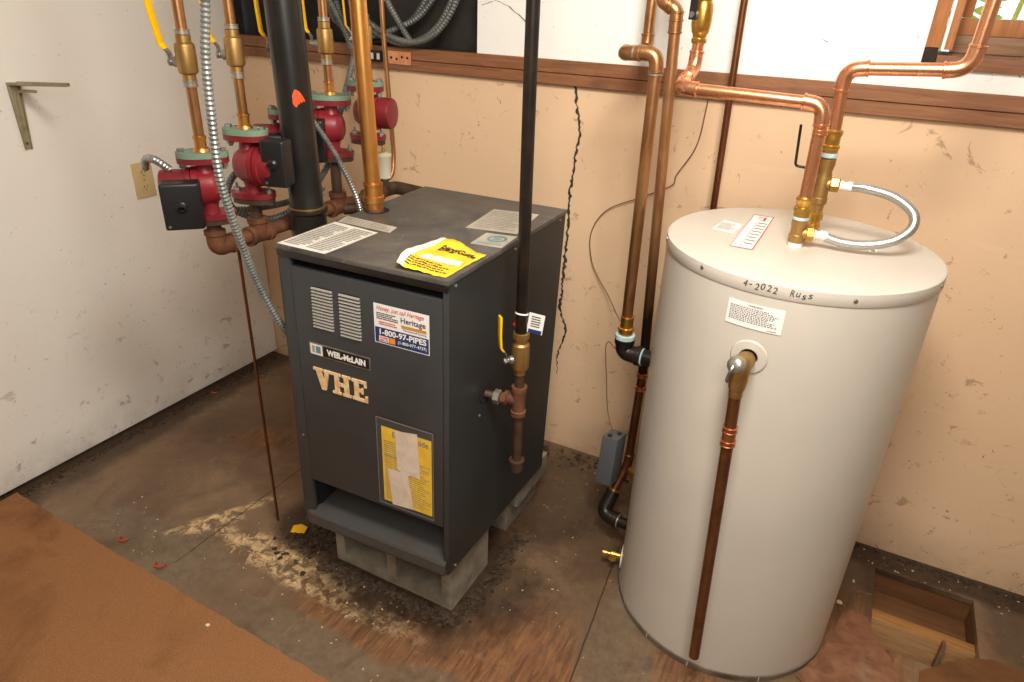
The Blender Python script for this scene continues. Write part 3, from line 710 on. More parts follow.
# ------------------------------------------------------------------ circulator pumps
def build_pump(side, with_box=True, ml=.085, bx=(.012, .096), bz=(.008, .110), by=0.0):
    """local frame, bottom flange face at z=0, height 1.0*PH; motor towards side*x"""
    PH = .162; r0 = thing('circulator_pump', (0, 0, 0), '', 'pump', 'red circulator pumps along the header')
    bm = bmesh.new()
    add_lathe(bm, (0, 0, .010), (0, 0, 1), [(0, .022), (.012, .020), (.026, .0175), (.040, .021), (.056, .027), (.075, .030), (.095, .027), (.110, .020), (.124, .0175), (.132, .020), (.142, .024)], 28)
    add_lathe(bm, (-side*.034, 0, .083), (side, 0, 0), [(0, .016), (.006, .030), (.020, .038), (.044, .041), (.050, .046), (.062, .046)], 32)
    bm_obj('volute', bm, 'red', r0)
    def flange(z0, z1, mat, nm, sx=.055, sy=.036):
        bm = bmesh.new(); P_ = []
        for k in range(32):
            a = 2*PI*k/32; ca, sa = math.cos(a), math.sin(a); e = .75
            P_.append((sx*abs(ca)**e*(1 if ca > 0 else -1), sy*abs(sa)**(1.0)*(1 if sa > 0 else -1)))
        add_prism(bm, P_, z0, z1); bmesh.ops.recalc_face_normals(bm, faces=bm.faces); return bm_obj(nm, bm, mat, r0)
    flange(.012, .024, 'red', 'pump_flange'); flange(0, .0112, 'rust_dark', 'pipe_flange', .052, .034)
    flange(.138, .150, 'red', 'pump_flange'); flange(.1505, .162, 'green', 'pipe_flange')
    for zz in (.0, .126):
        for sx in (-.043, .043):
            bm = bmesh.new(); add_lathe(bm, (sx, 0, zz-.004), (0, 0, 1), [(0, .005), (.006, .005), (.0061, .0035), (.044, .0035)], 10)
            add_lathe(bm, (sx, 0, zz+.0365 if zz else .0245), (0, 0, 1), [(0, .0085), (.006, .0085)], 6)
            if zz: add_lathe(bm, (sx, 0, .127), (0, 0, 1), [(0, .0085), (.008, .0085)], 6)
            bm_obj('bolt', bm, 'steel', r0)
    bm = bmesh.new()
    add_lathe(bm, (side*.030, 0, .083), (side, 0, 0), [(0, .044), (.010, .044), (.012, .0405), (ml-.008, .0405), (ml-.002, .0385), (ml, .034), (ml+.001, .012)], 32)
    bm_obj('motor', bm, 'red', r0)
    if with_box:
        bm = bmesh.new(); x0, x1 = sorted((side*bx[0], side*bx[1])); zm = sum(bz)/2
        add_box(bm, (x0, -.082+by, bz[0]), (x1, -.036+by, bz[1])); bmesh.ops.recalc_face_normals(bm, faces=bm.faces); bevel(bm, .006, 3)
        tb = bm_obj('terminal_box', bm, 'black_plastic', r0); xm = (x0+x1)/2
        bm = bmesh.new(); add_lathe(bm, (xm, -.082+by, zm), (0, -1, 0), [(0, .013), (.004, .012), (.006, .009), (.010, .007)], 18)
        add_box(bm, (xm-.011, -.092+by, zm-.003), (xm+.011, -.086+by, zm+.003)); bm_obj('screw_cap', bm, 'black_plastic', tb)
        bm = bmesh.new(); add_lathe(bm, (x0+.010, -.082+by, bz[0]+.009), (0, -1, 0), [(0, .003), (.002, .003)], 10); bm_obj('screw', bm, 'steel', tb)
    return r0
protoL = build_pump(-1, True, .066, (.010, .090)); protoR = build_pump(1, True, .045, (.052, .112), (.046, .146), .045); protoN = build_pump(1, False, .054)
def copy_tree(o, parent=None):
    c = o.copy(); COL.objects.link(c)
    if parent is not None: c.parent = parent
    for ch in o.children: copy_tree(ch, c)
    return c
HX = -1.325
PUMPS = [ # y, z bottom, scale, proto, label
    (1.060, 1.025, 1.0, protoL, 'nearest red circulator pump with a black terminal box facing front beside the wall outlet'),
    (1.190, 1.044, 1.08, protoR, 'second red circulator pump from the front with black box touching the black flue pipe'),
    (1.340, 1.085, 1.0, protoL.copy, 'red circulator pump mostly hidden behind the wide black flue pipe'),
    (1.490, 1.094, 1.07, protoL.copy, 'red circulator pump with black box just right of the black flue pipe'),
    (1.650, 1.115, 1.07, protoN, 'rearmost red circulator pump behind the copper riser with round red motor end to the right')]
pumps = []
for i, (y, z, s, pr, lb) in enumerate(PUMPS):
    o = copy_tree(protoL) if i in (2, 3) else pr
    pumps.append((o, y, z, s, lb))
for (o, y, z, s, lb), rz in zip(pumps, (.80, .28, .6, .55, .20)):
    o.rotation_euler = (0, 0, rz)
    o.location = (HX-(.008 if y > 1.6 else 0), y, z); o.scale = (s if s < 1.02 else 1.0,)*2 + (s,); o['label'] = lb

# header pipe under the pumps
hz = .962
hd = thing('rusty_header', (HX, 1.35, hz), 'rusty iron header pipe with elbow and tees running under the red pumps', 'pipe')
path, _ = fillet([(HX, 1.060, 1.026), (HX, 1.060, hz), (HX, 1.71, hz)], .035)
bm = bmesh.new(); add_tube(bm, path, .0165, 22); bm_obj('pipe', bm, 'rust', hd)
bm = bmesh.new(); path, _ = fillet([(HX, 1.060, .999), (HX, 1.060, hz), (HX, 1.105, hz)], .034); add_tube(bm, path, .0215, 22)
add_lathe(bm, (HX, 1.060, .993), (0, 0, 1), [(0, .0215), (.002, .0245), (.012, .0245), (.014, .02)]); add_lathe(bm, (HX, 1.098, hz), (0, 1, 0), [(0, .0215), (.002, .0245), (.012, .0245), (.014, .02)]); bm_obj('elbow', bm, 'rust', hd)
for (_, y, z, s, _l) in pumps[1:]:
    bm = bmesh.new(); add_lathe(bm, (HX, y-.036, hz), (0, 1, 0), [(0, .0245), (.012, .0245), (.014, .0215), (.058, .0215), (.060, .0245), (.072, .0245)])
    add_lathe(bm, (HX, y, hz), (0, 0, 1), [(0, .0215), (.028, .0215), (.030, .0245), (.042, .0245)]); bm_obj('tee', bm, 'rust', hd)
    bm = bmesh.new(); add_lathe(bm, (HX, y, hz+.035), (0, 0, 1), [(0, .0145), (z-hz-.0355, .0145)]); bm_obj('nipple', bm, 'rust_dark', hd)
bm = bmesh.new(); path, _ = fillet([(HX, 1.71, hz), (HX, 1.76, hz), (-1.21, 1.76, hz-.005)], .035); add_tube(bm, path, .0205, 20); bm_obj('elbow', bm, 'rust_dark', hd)
bm = bmesh.new(); add_tube(bm, smooth_path([(HX+.01, 1.50, hz-.008), (-1.26, 1.56, hz-.01), (-1.20, 1.60, hz-.012), (-1.17, 1.60, .93)], 8), .0165, 18); bm_obj('branch_pipe', bm, 'rust_dark', hd)
hexnut('union_nut', (-1.245, 1.57, hz-.01), (1, .7, 0), .023, .018, 'steel', hd)

# risers with ball valves above the pumps
RZ = [(1.060, 1.187, 'first copper riser from the front, its yellow valve handle highest on the white wall'), (1.190, 1.219, 'second copper riser from the front standing right of the flexible conduit'),
      (1.340, 1.247, 'third copper riser half hidden by the left edge of the black flue'), (1.490, 1.267, 'fourth copper riser just right of the black flue with a bronze valve'), (1.650, 1.289, 'fifth copper riser standing behind the thick golden copper pipe')]
VZ = [1.378, 1.386, 1.394, 1.398, 1.404]
def ball_valve(root, x, y, z, hd_dir, tilt, mat='brass_dull', hl=.11, k=1.0, handle='yellow', kr=1.0):
    bm = bmesh.new(); add_lathe(bm, (x, y, z-.034*k), (0, 0, 1), [(-.014*k, .0135), (-.001, .0135), (0, .0165*kr), (.003*k, .0200*kr), (.008*k, .0208*kr), (.034*k, .0212*kr), (.060*k, .0208*kr), (.065*k, .0200*kr), (.068*k, .0165*kr), (.069*k, .0150), (.084*k, .0150)], 28)
    vb = bm_obj('ball_valve', bm, mat, root)
    d = Vector((math.cos(hd_dir), math.sin(hd_dir), 0)); p0 = Vector((x, y, z-.008))
    bm = bmesh.new(); add_lathe(bm, p0+d*.015, d, [(0, .011), (.012, .0105), (.014, .006), (.026, .006)], 16); add_lathe(bm, p0+d*.034, d, [(0, .009), (.006, .009)], 6)
    bm_obj('valve_stem', bm, 'steel', vb)
    side = Vector((0, 0, 1)).cross(d).normalized(); up = (Vector((0, 0, 1))*math.cos(tilt)+side*math.sin(tilt)).normalized(); wv = up.cross(d).normalized()
    bm = bmesh.new(); q0 = p0+d*.034
    prof = [(0, .0), (.018, .002), (.034, .014), (hl, .018)]
    def strip(pr, w0, w1, th):
        rows = []
        for i, (s, o_) in enumerate(pr):
            ww = w0+(w1-w0)*i/(len(pr)-1); c_ = q0+up*s+d*o_
            rows.append([bm.verts.new(c_+wv*ww+d*th), bm.verts.new(c_-wv*ww+d*th), bm.verts.new(c_-wv*ww-d*th), bm.verts.new(c_+wv*ww-d*th)])
        for a, b in zip(rows, rows[1:]):
            for j2 in range(4): bm.faces.new((a[j2], a[(j2+1) % 4], b[(j2+1) % 4], b[j2]))
        bm.faces.new(rows[0][::-1]); bm.faces.new(rows[-1])
    strip(prof[:3], .0075, .007, .0012); bm_obj('handle_bracket', bm, 'steel', vb)
    bm = bmesh.new(); strip([(.026, .0085), (.036, .0155), (hl*.6, .018), (hl, .018)], .0085, .0095, .0028); bmesh.ops.recalc_face_normals(bm, faces=bm.faces); bevel(bm, .0015, 2)
    bm_obj('valve_handle', bm, handle, vb)
    return vb
for (y, z0, lb), vz, (hdir, tl) in zip(RZ, VZ, ((3.45, .17), (3.6, .10), (3.6, .03), (3.55, .0), (3.9, .0))):
    r0 = thing('copper_riser', (HX, y, z0), lb, 'pipe', 'copper risers with yellow handled valves')
    bm = bmesh.new(); add_tube(bm, [(HX, y, z0+.001), (HX, y, 2.335)], .0111, 22); bm_obj('pipe', bm, 'copper_old', r0)
    bm = bmesh.new(); add_lathe(bm, (HX, y, z0+.0005), (0, 0, 1), [(0, .019), (.006, .016), (.007, .0125), (.026, .0125), (.027, .0145), (.032, .0145), (.033, .0118)], 24); bm_obj('adapter', bm, 'copper_gold', r0)
    collar('solder_joint', (HX, y, vz+.051), (0, 0, 1), .0145, .010, 'solder', r0)
    collar('solder_joint', (HX, y, vz-.050), (0, 0, 1), .0140, .014, 'solder', r0)
    ball_valve(r0, HX, y, vz, hdir, tl, hl=.150, k=.90, kr=.98)

# pump wiring: silver flexible conduits
c = corr_tube('flexible_conduit', [(-1.143, .975, 2.33), (-1.143, .975, 1.50), (-1.143, .956, 1.393), (-1.143, .948, 1.267), (-1.146, .950, 1.169), (-1.168, .990, 1.048), (-1.192, 1.045, .912), (-1.196, 1.105, .773), (-1.196, 1.17, .67)], .0085, 'conduit', pitch=.009, amp=.28)
mesh_thing(c, (-1.143, .96, .67), 'long silver flexible conduit hanging in front of the pumps down to the boiler side', 'conduit')
c = corr_tube('flexible_conduit', [(-1.37, 1.005, 1.150), (-1.385, .985, 1.172), (-1.415, .985, 1.170), (-1.432, .99, 1.146)], .0085, 'steel', pitch=.007, amp=.15)
mesh_thing(c, (-1.40, .99, 1.146), 'short bent silver conduit on top of the nearest pump terminal box', 'conduit')
c = corr_tube('flexible_conduit', [(-1.352, 1.435, 1.210), (-1.335, 1.40, 1.235), (-1.29, 1.385, 1.21), (-1.235, 1.39, 1.14), (-1.195, 1.40, 1.06), (-1.180, 1.41, 1.0), (-1.18, 1.42, .93)], .0068, 'steel', pitch=.007, amp=.26)
mesh_thing(c, (-1.2, 1.40, .93), 'thin bright conduit curving from the pump box down beside the copper riser', 'conduit')
c = corr_tube('flexible_conduit', [(-1.37, 1.32, 1.10), (-1.415, 1.24, 1.10), (-1.435, 1.205, 1.05), (-1.42, 1.21, 1.0), (-1.37, 1.27, .972), (-1.345, 1.36, .99), (-1.35, 1.46, 1.02)], .0085, 'conduit_grey', pitch=.008, amp=.2)
mesh_thing(c, (-1.4, 1.25, .97), 'dull grey conduit loop behind the second pump', 'conduit')
c = corr_tube('flexible_conduit', [(-1.50, 1.24, .985), (-1.44, 1.28, .985), (-1.38, 1.40, 1.0), (-1.37, 1.50, 1.06), (-1.375, 1.56, 1.16), (-1.38, 1.62, 1.26), (-1.40, 1.72, 1.40)], .0085, 'conduit_grey', pitch=.008, amp=.2)
mesh_thing(c, (-1.4, 1.4, .98), 'dull grey conduit rising behind the fourth pump toward the dark opening', 'conduit')
# conduits hanging in the dark opening
loops = [
    ([(-1.20, 2.03, 2.3), (-1.215, 2.0, 1.60), (-1.235, 1.985, 1.50), (-1.30, 1.975, 1.41), (-1.40, 1.975, 1.375), (-1.52, 1.98, 1.40), (-1.62, 1.985, 1.47), (-1.66, 2.0, 1.6), (-1.66, 2.03, 2.3)], 'rightmost grey conduit loop in the dark wall opening'),
    ([(-1.235, 2.045, 2.3), (-1.25, 2.03, 1.58), (-1.285, 2.01, 1.47), (-1.345, 2.0, 1.40), (-1.44, 1.99, 1.368), (-1.56, 1.99, 1.40), (-1.66, 2.01, 1.47), (-1.70, 2.04, 1.8), (-1.70, 2.04, 2.3)], 'second grey conduit loop from the right in the dark wall opening'),
    ([(-1.30, 2.05, 2.3), (-1.325, 2.04, 1.56), (-1.39, 2.03, 1.46), (-1.48, 2.01, 1.41), (-1.60, 2.0, 1.38), (-1.70, 2.01, 1.41), (-1.76, 2.04, 1.55), (-1.78, 2.04, 2.3)], 'third grey conduit loop from the right in the dark wall opening'),
    ([(-1.36, 2.07, 2.3), (-1.37, 2.06, 1.56), (-1.43, 2.05, 1.45), (-1.52, 2.05, 1.40), (-1.63, 2.05, 1.375), (-1.77, 2.05, 1.42), (-1.84, 2.06, 1.6), (-1.86, 2.06, 2.3)], 'innermost low grey conduit loop in the dark wall opening'),
    ([(-1.56, 2.0, 2.3), (-1.55, 1.99, 1.6), (-1.50, 1.985, 1.50), (-1.44, 1.98, 1.42), (-1.40, 1.98, 1.37)], 'straight grey conduit slanting down to the right across the opening'),
    ([(-1.80, 2.0, 2.3), (-1.77, 1.99, 1.55), (-1.70, 1.98, 1.44), (-1.62, 1.95, 1.34), (-1.56, 1.90, 1.25), (-1.50, 1.86, 1.16)], 'grey conduit slanting from the opening down to the rear pumps')]
for pts, lb in loops:
    c = corr_tube('flexible_conduit', pts, .0095, 'conduit_grey', pitch=.010, amp=.2, n=12)
    mesh_thing(c, tuple(pts[0]), lb, 'conduit', 'grey conduits in the dark opening')
# crumpled white insulation in the opening
bm = bmesh.new(); bmesh.ops.create_icosphere(bm, subdivisions=4, radius=1)
rg = random.Random(2)
from mathutils import noise as mn
for v in bm.verts:
    k = 1+.45*mn.noise(v.co*2.2)+.15*mn.noise(v.co*6); v.co = Vector((v.co.x*.045*k, v.co.y*.03*k, v.co.z*.13*k))+Vector((-2.02, 2.05, 1.50))
mesh_thing(bm_obj('insulation_scrap', bm, 'cloth'), (-2.02, 2.05, 1.37), 'crumpled white insulation scrap in the left end of the dark opening', 'insulation')

# thin copper pipe with bend behind the rear pump, with air vent
r0 = thing('thin_copper_pipe', (-1.40, 1.88, .93), 'thin copper pipe right of the rear pump bending left at its foot', 'pipe')
pipe('pipe', [(-1.440, 1.86, 2.33), (-1.420, 1.86, 1.4), (-1.400, 1.86, 1.03), (-1.395, 1.84, .965), (-1.44, 1.80, .955)], .0078, 'copper_old', r0, .03, elbows=False)
r0 = thing('air_vent', (-1.318, 1.70, .975), 'small cream automatic air vent behind the copper riser', 'vent')
bm = bmesh.new(); add_lathe(bm, (-1.318, 1.700, 1.0), (0, 0, 1), [(0, .014), (.006, .021), (.066, .021), (.070, .024), (.076, .024), (.080, .016), (.082, .008)], 28); bm_obj('can', bm, 'cream_can', r0)
bm = bmesh.new(); add_lathe(bm, (-1.318, 1.700, .9625), (0, 0, 1), [(0, .012), (.037, .012)], 20); bm_obj('nipple', bm, 'rust_dark', r0)
bm = bmesh.new(); add_lathe(bm, (-1.318, 1.700, 1.0825), (0, 0, 1), [(0, .006), (.008, .006), (.016, .003)], 12); bm_obj('cap', bm, 'brass', r0)

# thin rusty rod to the floor
bm = bmesh.new(); add_tube(bm, [(-1.406, 1.184, .001), (-1.3985, 1.180, .45), (-1.385, 1.170, .955)], .0042, 12)
mesh_thing(bm_obj('thin_copper_tube', bm, 'copper_dark'), (-1.406, 1.184, 0), 'very thin rusty brown tube dropping from the header to the floor', 'pipe')

# ------------------------------------------------------------------ gas pipe at the right of the boiler
gx, gy = -.621, 1.265
gp = thing('black_gas_pipe', (gx, gy, .43), 'black iron gas pipe in front of the boiler side with a yellow shutoff handle', 'pipe')
bm = bmesh.new(); add_tube(bm, [(gx, gy-.004, 2.335), (gx, gy, 1.4), (gx, gy+.012, .83)], .0135, 26); bm_obj('pipe', bm, 'black_iron', gp)
gy2 = gy+.014
ball_valve(gp, gx, gy2, .768, -2.35, .0, 'brass_dull', hl=.115, k=1.0)
bm = bmesh.new(); add_lathe(bm, (gx, gy2, .815), (0, 0, 1), [(0, .0195), (.006, .0205), (.014, .0205), (.016, .014)], 8); bm_obj('valve_collar', bm, 'brass_dull', gp)
bm = bmesh.new(); add_tube(bm, [(gx, gy2+.001, .735), (gx, gy2+.006, .47)], .0115, 22); bm_obj('drip_leg', bm, 'rust_dark', gp)
bm = bmesh.new(); tz = .645
add_lathe(bm, (gx, gy2+.002, tz-.04), (0, 0, 1), [(0, .019), (.012, .019), (.014, .016), (.066, .016), (.068, .019), (.080, .019)], 26)
add_lathe(bm, (gx, gy2+.002, tz), (-1, -.1, 0), [(0, .015), (.026, .015), (.028, .018), (.036, .018)], 22); bm_obj('tee', bm, 'rust', gp)
bm = bmesh.new(); add_lathe(bm, (gx, gy2+.006, .432), (0, 0, 1), [(0, .010), (.004, .017), (.028, .018), (.030, .020), (.036, .020), (.037, .012)], 26); bm_obj('cap', bm, 'rust_dark', gp)
hy = gy2-.008
bm = bmesh.new(); add_tube(bm, [(gx-.03, hy, tz), (-.707, hy-.012, tz+.006)], .0095, 20); bm_obj('side_nipple', bm, 'rust_dark', gp)
hexnut('union_nut', (-.672, hy-.006, tz+.003), (1, .1, 0), .0185, .016, 'solder', gp)
hexnut('union_nut', (-.654, hy-.004, tz+.002), (1, .1, 0), .0155, .014, 'rust', gp)
bm = bmesh.new(); add_lathe(bm, (-.7015, hy-.012, tz+.006), (1, 0, 0), [(0, .028), (.0012, .028)], 28); bm_obj('gas_inlet_hole', bm, 'hole', boil)
# cable tie and hanging tag
collar('cable_tie', (gx, gy+.011, .878), (.0, .25, 1), .0155, .0035, 'white', gp, False)
tg = thing('paper_tag', (gx+.03, gy-.0, .86), 'small white printed tag tied to the black gas pipe', 'tag')
tf = lambda o_: (lambda a, b: Vector((gx+.010+a*.034+.006*b, gy+.018+.012*a-o_, .832+b*.050-.006*a)))
bm = bmesh.new()
for (q) in ((0, 0, 1, 1),):
    a = [tf(0)(*p_) for p_ in ((0, 0), (1, 0), (1, 1), (0, 1))]; add_hexa(bm, a+[p_+Vector((0, .0008, 0)) for p_ in a])
flat('card', bm, 'white', tg)
bm = bmesh.new(); add_quad(bm, (.1, .0, .95, .2), tf(.0006)); flat('printed_band', bm, 'navy', tg)
bm = bmesh.new(); add_fineprint(bm, (.2, .3, .8, .9), tf(.0006), 5, 12, wl=(.2, .4)); flat('printed_text', bm, 'ink', tg)
bm = bmesh.new(); a = [Vector(p_) for p_ in ((gx-.024, gy+.016, .842), (gx-.010, gy+.016, .834), (gx+.009, gy+.018, .862), (gx-.014, gy+.016, .864))]; add_hexa(bm, a+[p_+Vector((0, .0008, 0)) for p_ in a]); flat('card_edge', bm, 'ink_red', tg)

# ------------------------------------------------------------------ water heater tank
tx, ty, tr, th = -.0986, 1.583, .2854, 1.0557
tank = thing('water_heater_tank', (tx, ty, 0), 'tall light grey cylindrical water tank standing right of the boiler', 'water tank')
bm = bmesh.new(); add_lathe(bm, (tx, ty, .018), (0, 0, 1), [(0, tr-.001), (th-.046, tr-.001), (th-.045, tr-.003)], 128); bm_obj('jacket', bm, 'tank', tank)
bm = bmesh.new(); add_lathe(bm, (tx, ty, th-.029), (0, 0, 1), [(0, tr+.0003), (.0015, tr+.0012), (.020, tr+.0012), (.0262, tr+.0006), (.0285, tr-.002), (.0290, tr-.006)], 128); cap = bm_obj('top_cap', bm, 'tank', tank)
bm = bmesh.new(); add_lathe(bm, (tx, ty, 0), (0, 0, 1), [(0, tr-.002), (.002, tr+.002), (.0165, tr+.002), (.0175, tr-.002)], 128); bm_obj('base_band', bm, 'tank_rim', tank)
def TC(off=0.0): return lambda a, b: Vector((tx+(tr+off)*math.cos(math.radians(a)), ty+(tr+off)*math.sin(math.radians(a)), b))
for a, z in ((-122.7, 1.044), (-62.6, 1.041), (-160, 1.044), (-15, 1.041)):
    bm = bmesh.new(); d = Vector((math.cos(math.radians(a)), math.sin(math.radians(a)), 0)); add_lathe(bm, TC(0)(a, z), d, [(0, .0042), (.0025, .0042), (.004, .0018)], 10); bm_obj('screw', bm, 'steel', cap)
for a in (-141, -118, -93.5, -58):
    bm = bmesh.new(); d = Vector((math.cos(math.radians(a)), math.sin(math.radians(a)), 0)); add_quad(bm, (a-.25, .003, a+.25, .017), TC(.0028)); flat('rivet_mark', bm, 'plate', tank)
# hand lettering on the cap
bm = bmesh.new()
def hand(txt, a0, a1, z0, z1, sh=.15):
    n_ = len(txt); 
    for i, ch in enumerate(txt):
        if ch == ' ': continue
        aa = a0+(a1-a0)*i/n_; w = (a1-a0)/n_*(.74 if ch != '-' else .55); dz = .0018*math.sin(i*2.3)
        hz0, hz1 = z0, z1
        if ch == '-': hz0, hz1 = z0+.004, z0+.0058
        if ch.islower(): hz1 = z1-.004
        add_text(bm, ch, (aa, hz0+dz, aa+w, hz1+dz), TC(.0018), shear=sh, offset=.0)
hand('4-2022', -103.3, -89.8, 1.0375, 1.0505); flat('marker_writing', bm, 'ink', cap); bm = bmesh.new(); hand('Russ', -85.8, -77.4, 1.0365, 1.0495)
flat('marker_writing', bm, 'ink', cap)
# warning sticker on the jacket
bm = bmesh.new(); add_quad(bm, (-107.8, .9545, -85.8, 1.006), TC(.0006), 10, 1); flat('warning_sticker', bm, 'white', tank)
bm = bmesh.new(); add_text(bm, 'WARNING', (-99.6, .9985, -94.2, 1.003), TC(.0012), offset=.02); add_fineprint(bm, (-106.6, .9645, -86.8, .9965), TC(.0012), 9, 14, wl=(.015, .05), th=.55, fill=.98); add_fineprint(bm, (-91, .957, -87.5, .960), TC(.0012), 1, 15, wl=(.2, .4)); flat('printed_text', bm, 'ink_soft', tank)
# labels on the tank top
TP = lambda off: (lambda a, b: Vector((a, b, th+off)))
bm = bmesh.new(); bm.faces.new([bm.verts.new(TP(.0006)(*q)) for q in ((-.229, 1.474), (-.182, 1.480), (-.179, 1.762), (-.227, 1.760))]); flat('red_edged_label', bm, 'white', cap)
bm = bmesh.new(); 
for q in ((-.229, 1.474, -.181, 1.477), (-.228, 1.755, -.180, 1.760), (-.229, 1.474, -.2278, 1.76), (-.183, 1.478, -.1805, 1.76), (-.2, 1.71, -.195, 1.745), (-.2105, 1.48, -.2095, 1.70)): add_quad(bm, q, TP(.0012))
flat('label_border', bm, 'ink_red', cap)
bm = bmesh.new(); add_fineprint(bm, (-.207, 1.50, -.186, 1.70), TP(.0012), 8, 5, wl=(.1, .4), th=.3); add_text(bm, 'TO', (-.214, 1.712, -.20, 1.745), TP(.0012)); flat('printed_text', bm, 'ink_soft', cap)
bm = bmesh.new(); bm.faces.new([bm.verts.new(TP(.0006)(*q)) for q in ((-.293, 1.577), (-.241, 1.567), (-.235, 1.652), (-.282, 1.668))]); flat('small_label', bm, 'white', cap)
bm = bmesh.new(); add_fineprint(bm, (-.284, 1.585, -.246, 1.645), TP(.0012), 7, 19, wl=(.1, .3), th=.3); flat('printed_text', bm, 'ink_soft', cap)
bm = bmesh.new(); add_quad(bm, (.038, 1.60, .054, 1.632), TP(.0006)); flat('small_label', bm, 'white', cap)
bm = bmesh.new(); add_lathe(bm, (.046, 1.616, th+.0007), (0, 0, 1), [(0, .0045), (.002, .004)], 10); bm_obj('screw', bm, 'steel', cap)
# escutcheon of the relief valve
ha = -95.6; hd_ = Vector((math.cos(math.radians(ha)), math.sin(math.radians(ha)), 0)); hc = TC(0)(ha, .894)
bm = bmesh.new()
for i in range(36):
    pass
R1, R0 = .037, .017
gr_ = []
for k, rr in enumerate((R0, R0+.002, R1-.003, R1)):
    gr_.append([bm.verts.new(TC((.0006, .004, .003, .0002)[k])(ha+math.degrees(rr*math.cos(2*PI*i/40)/tr), .894+rr*math.sin(2*PI*i/40))) for i in range(40)])
for a, b in zip(gr_, gr_[1:]):
    for i in range(40): bm.faces.new((a[i], a[(i+1) % 40], b[(i+1) % 40], b[i]))
bm_obj('escutcheon', bm, 'tank', tank)
bm = bmesh.new(); add_lathe(bm, hc-hd_*.001, hd_, [(0, .0165), (.0018, .0165)], 30); bm_obj('port_hole', bm, 'hole', tank)
# left side plate for the drain
da = 191.0; dd = Vector((math.cos(math.radians(da)), math.sin(math.radians(da)), 0)); dc = TC(0)(da, .052)
bm = bmesh.new(); add_lathe(bm, dc-dd*.002, dd, [(0, .034), (.004, .034), (.006, .014)], 30); bm_obj('drain_escutcheon', bm, 'plate', tank)

# relief valve and discharge pipe
tp_ = thing('relief_valve_pipe', tuple(hc), 'brass relief valve with a long brown discharge pipe hanging down the tank front', 'relief valve')
pv = hc+hd_*.052
bm = bmesh.new(); add_tube(bm, [hc+hd_*.0005, hc+hd_*.022], .0125, 22); add_tube(bm, smooth_path([hc+hd_*.018, pv+Vector((0, 0, .004)), pv+Vector((0, 0, -.028))], 8), [.0185]*17, 22)
add_lathe(bm, pv+Vector((0, 0, -.046)), (0, 0, 1), [(0, .0165), (.012, .0180), (.014, .0180), (.02, .0180)], 22); bm_obj('valve_body', bm, 'brass_dull', tp_)
bm = bmesh.new(); vv = (hd_+Vector((-.25, 0, .25))).normalized(); add_lathe(bm, pv+Vector((-.004, 0, .004)), vv, [(0, .0180), (.010, .0185), (.017, .0165), (.022, .011), (.024, .003)], 24); bm_obj('bonnet', bm, 'solder', tp_)
bm = bmesh.new(); q = pv+vv*.022+Vector((-.004, 0, .004)); add_tube(bm, smooth_path([q, q+Vector((-.003, -.006, -.010)), q+Vector((-.007, -.002, -.032)), q+Vector((-.006, .002, -.038))], 6), .0032, 8); bm_obj('lever', bm, 'steel', tp_)
p1 = pv+Vector((0, 0, -.044)); p2 = Vector((-.0995, 1.246, .102))
bm = bmesh.new(); add_tube(bm, [p1, p1.lerp(p2, .5), p2], .0122, 22); bm_obj('discharge_pipe', bm, 'copper_patina', tp_)
ax = (p2-p1).normalized()
collar('coupling', p1+ax*.010, ax, .0140, .024, 'brass_dull', tp_, False)
for s in (.098, .130): collar('coupling', p1+ax*s, ax, .0145, .014, 'copper_red', tp_)
collar('coupling', p1+ax*.114, ax, .0136, .034, 'copper_old', tp_, False)

# drain valve
dv = thing('drain_valve', tuple(dc), 'small brass drain valve low on the left side of the tank', 'valve')
bm = bmesh.new(); add_lathe(bm, dc+dd*.0045, dd, [(0, .009), (.014, .009), (.015, .012), (.028, .012), (.030, .007), (.038, .007), (.039, .0095), (.052, .0095)], 18); bm_obj('body', bm, 'brass', dv)
bm = bmesh.new(); sd = Vector((0, 0, 1)).cross(dd); add_lathe(bm, dc+dd*.026, -sd if (-sd).y < 0 else sd, [(0, .006), (.014, .006), (.015, .011), (.020, .011)], 14); bm_obj('valve_stem', bm, 'brass', dv)

# ------------------------------------------------------------------ boiler supply/return pipes left of the tank
rA = thing('tarnished_copper_pipe', (-.477, 1.62, .65), 'tarnished copper pipe with a sideways jog at its top and black elbow at its foot', 'pipe')
pipe('pipe', [(-.478, 1.620, .73), (-.481, 1.620, 1.416), (-.562, 1.620, 1.412), (-.596, 1.900, 1.402), (-.590, 1.900, 2.33)], .0143, 'copper_old', rA, .028, n=24)
pz = .667
collar('solder_joint', (-.535, 1.62, 1.4135), (1, 0, 0), .0172, .004, 'solder', rA, False)
collar('solder_joint', (-.4808, 1.62, 1.372), (0, 0, 1), .0166, .004, 'solder', rA, False)
bm = bmesh.new(); add_lathe(bm, (-.477, 1.62, .720), (0, 0, 1), [(0, .019), (.012, .019), (.014, .0215), (.020, .0215), (.022, .017), (.046, .017), (.048, .0185), (.052, .0185), (.053, .0145)], 24); bm_obj('brass_adapter', bm, 'brass', rA)
collar('sealant', (-.477, 1.62, .714), (0, 0, 1), .0265, .013, 'teal', rA, False)
bm = bmesh.new(); path, _ = fillet([(-.477, 1.62, .712), (-.477, 1.62, pz), (-.432, 1.62, pz-.002)], .040); add_tube(bm, path, .0235, 26)
add_lathe(bm, (-.477, 1.62, .692), (0, 0, 1), [(0, .0235), (.002, .027), (.016, .027), (.018, .022)]); add_lathe(bm, (-.442, 1.62, pz-.002), (1, 0, 0), [(0, .0235), (.002, .027), (.016, .027), (.018, .022)]); bm_obj('black_elbow', bm, 'black_iron', rA)
collar('sealant', (-.4235, 1.62, pz-.002), (1, 0, 0), .0242, .005, 'teal', rA, False)
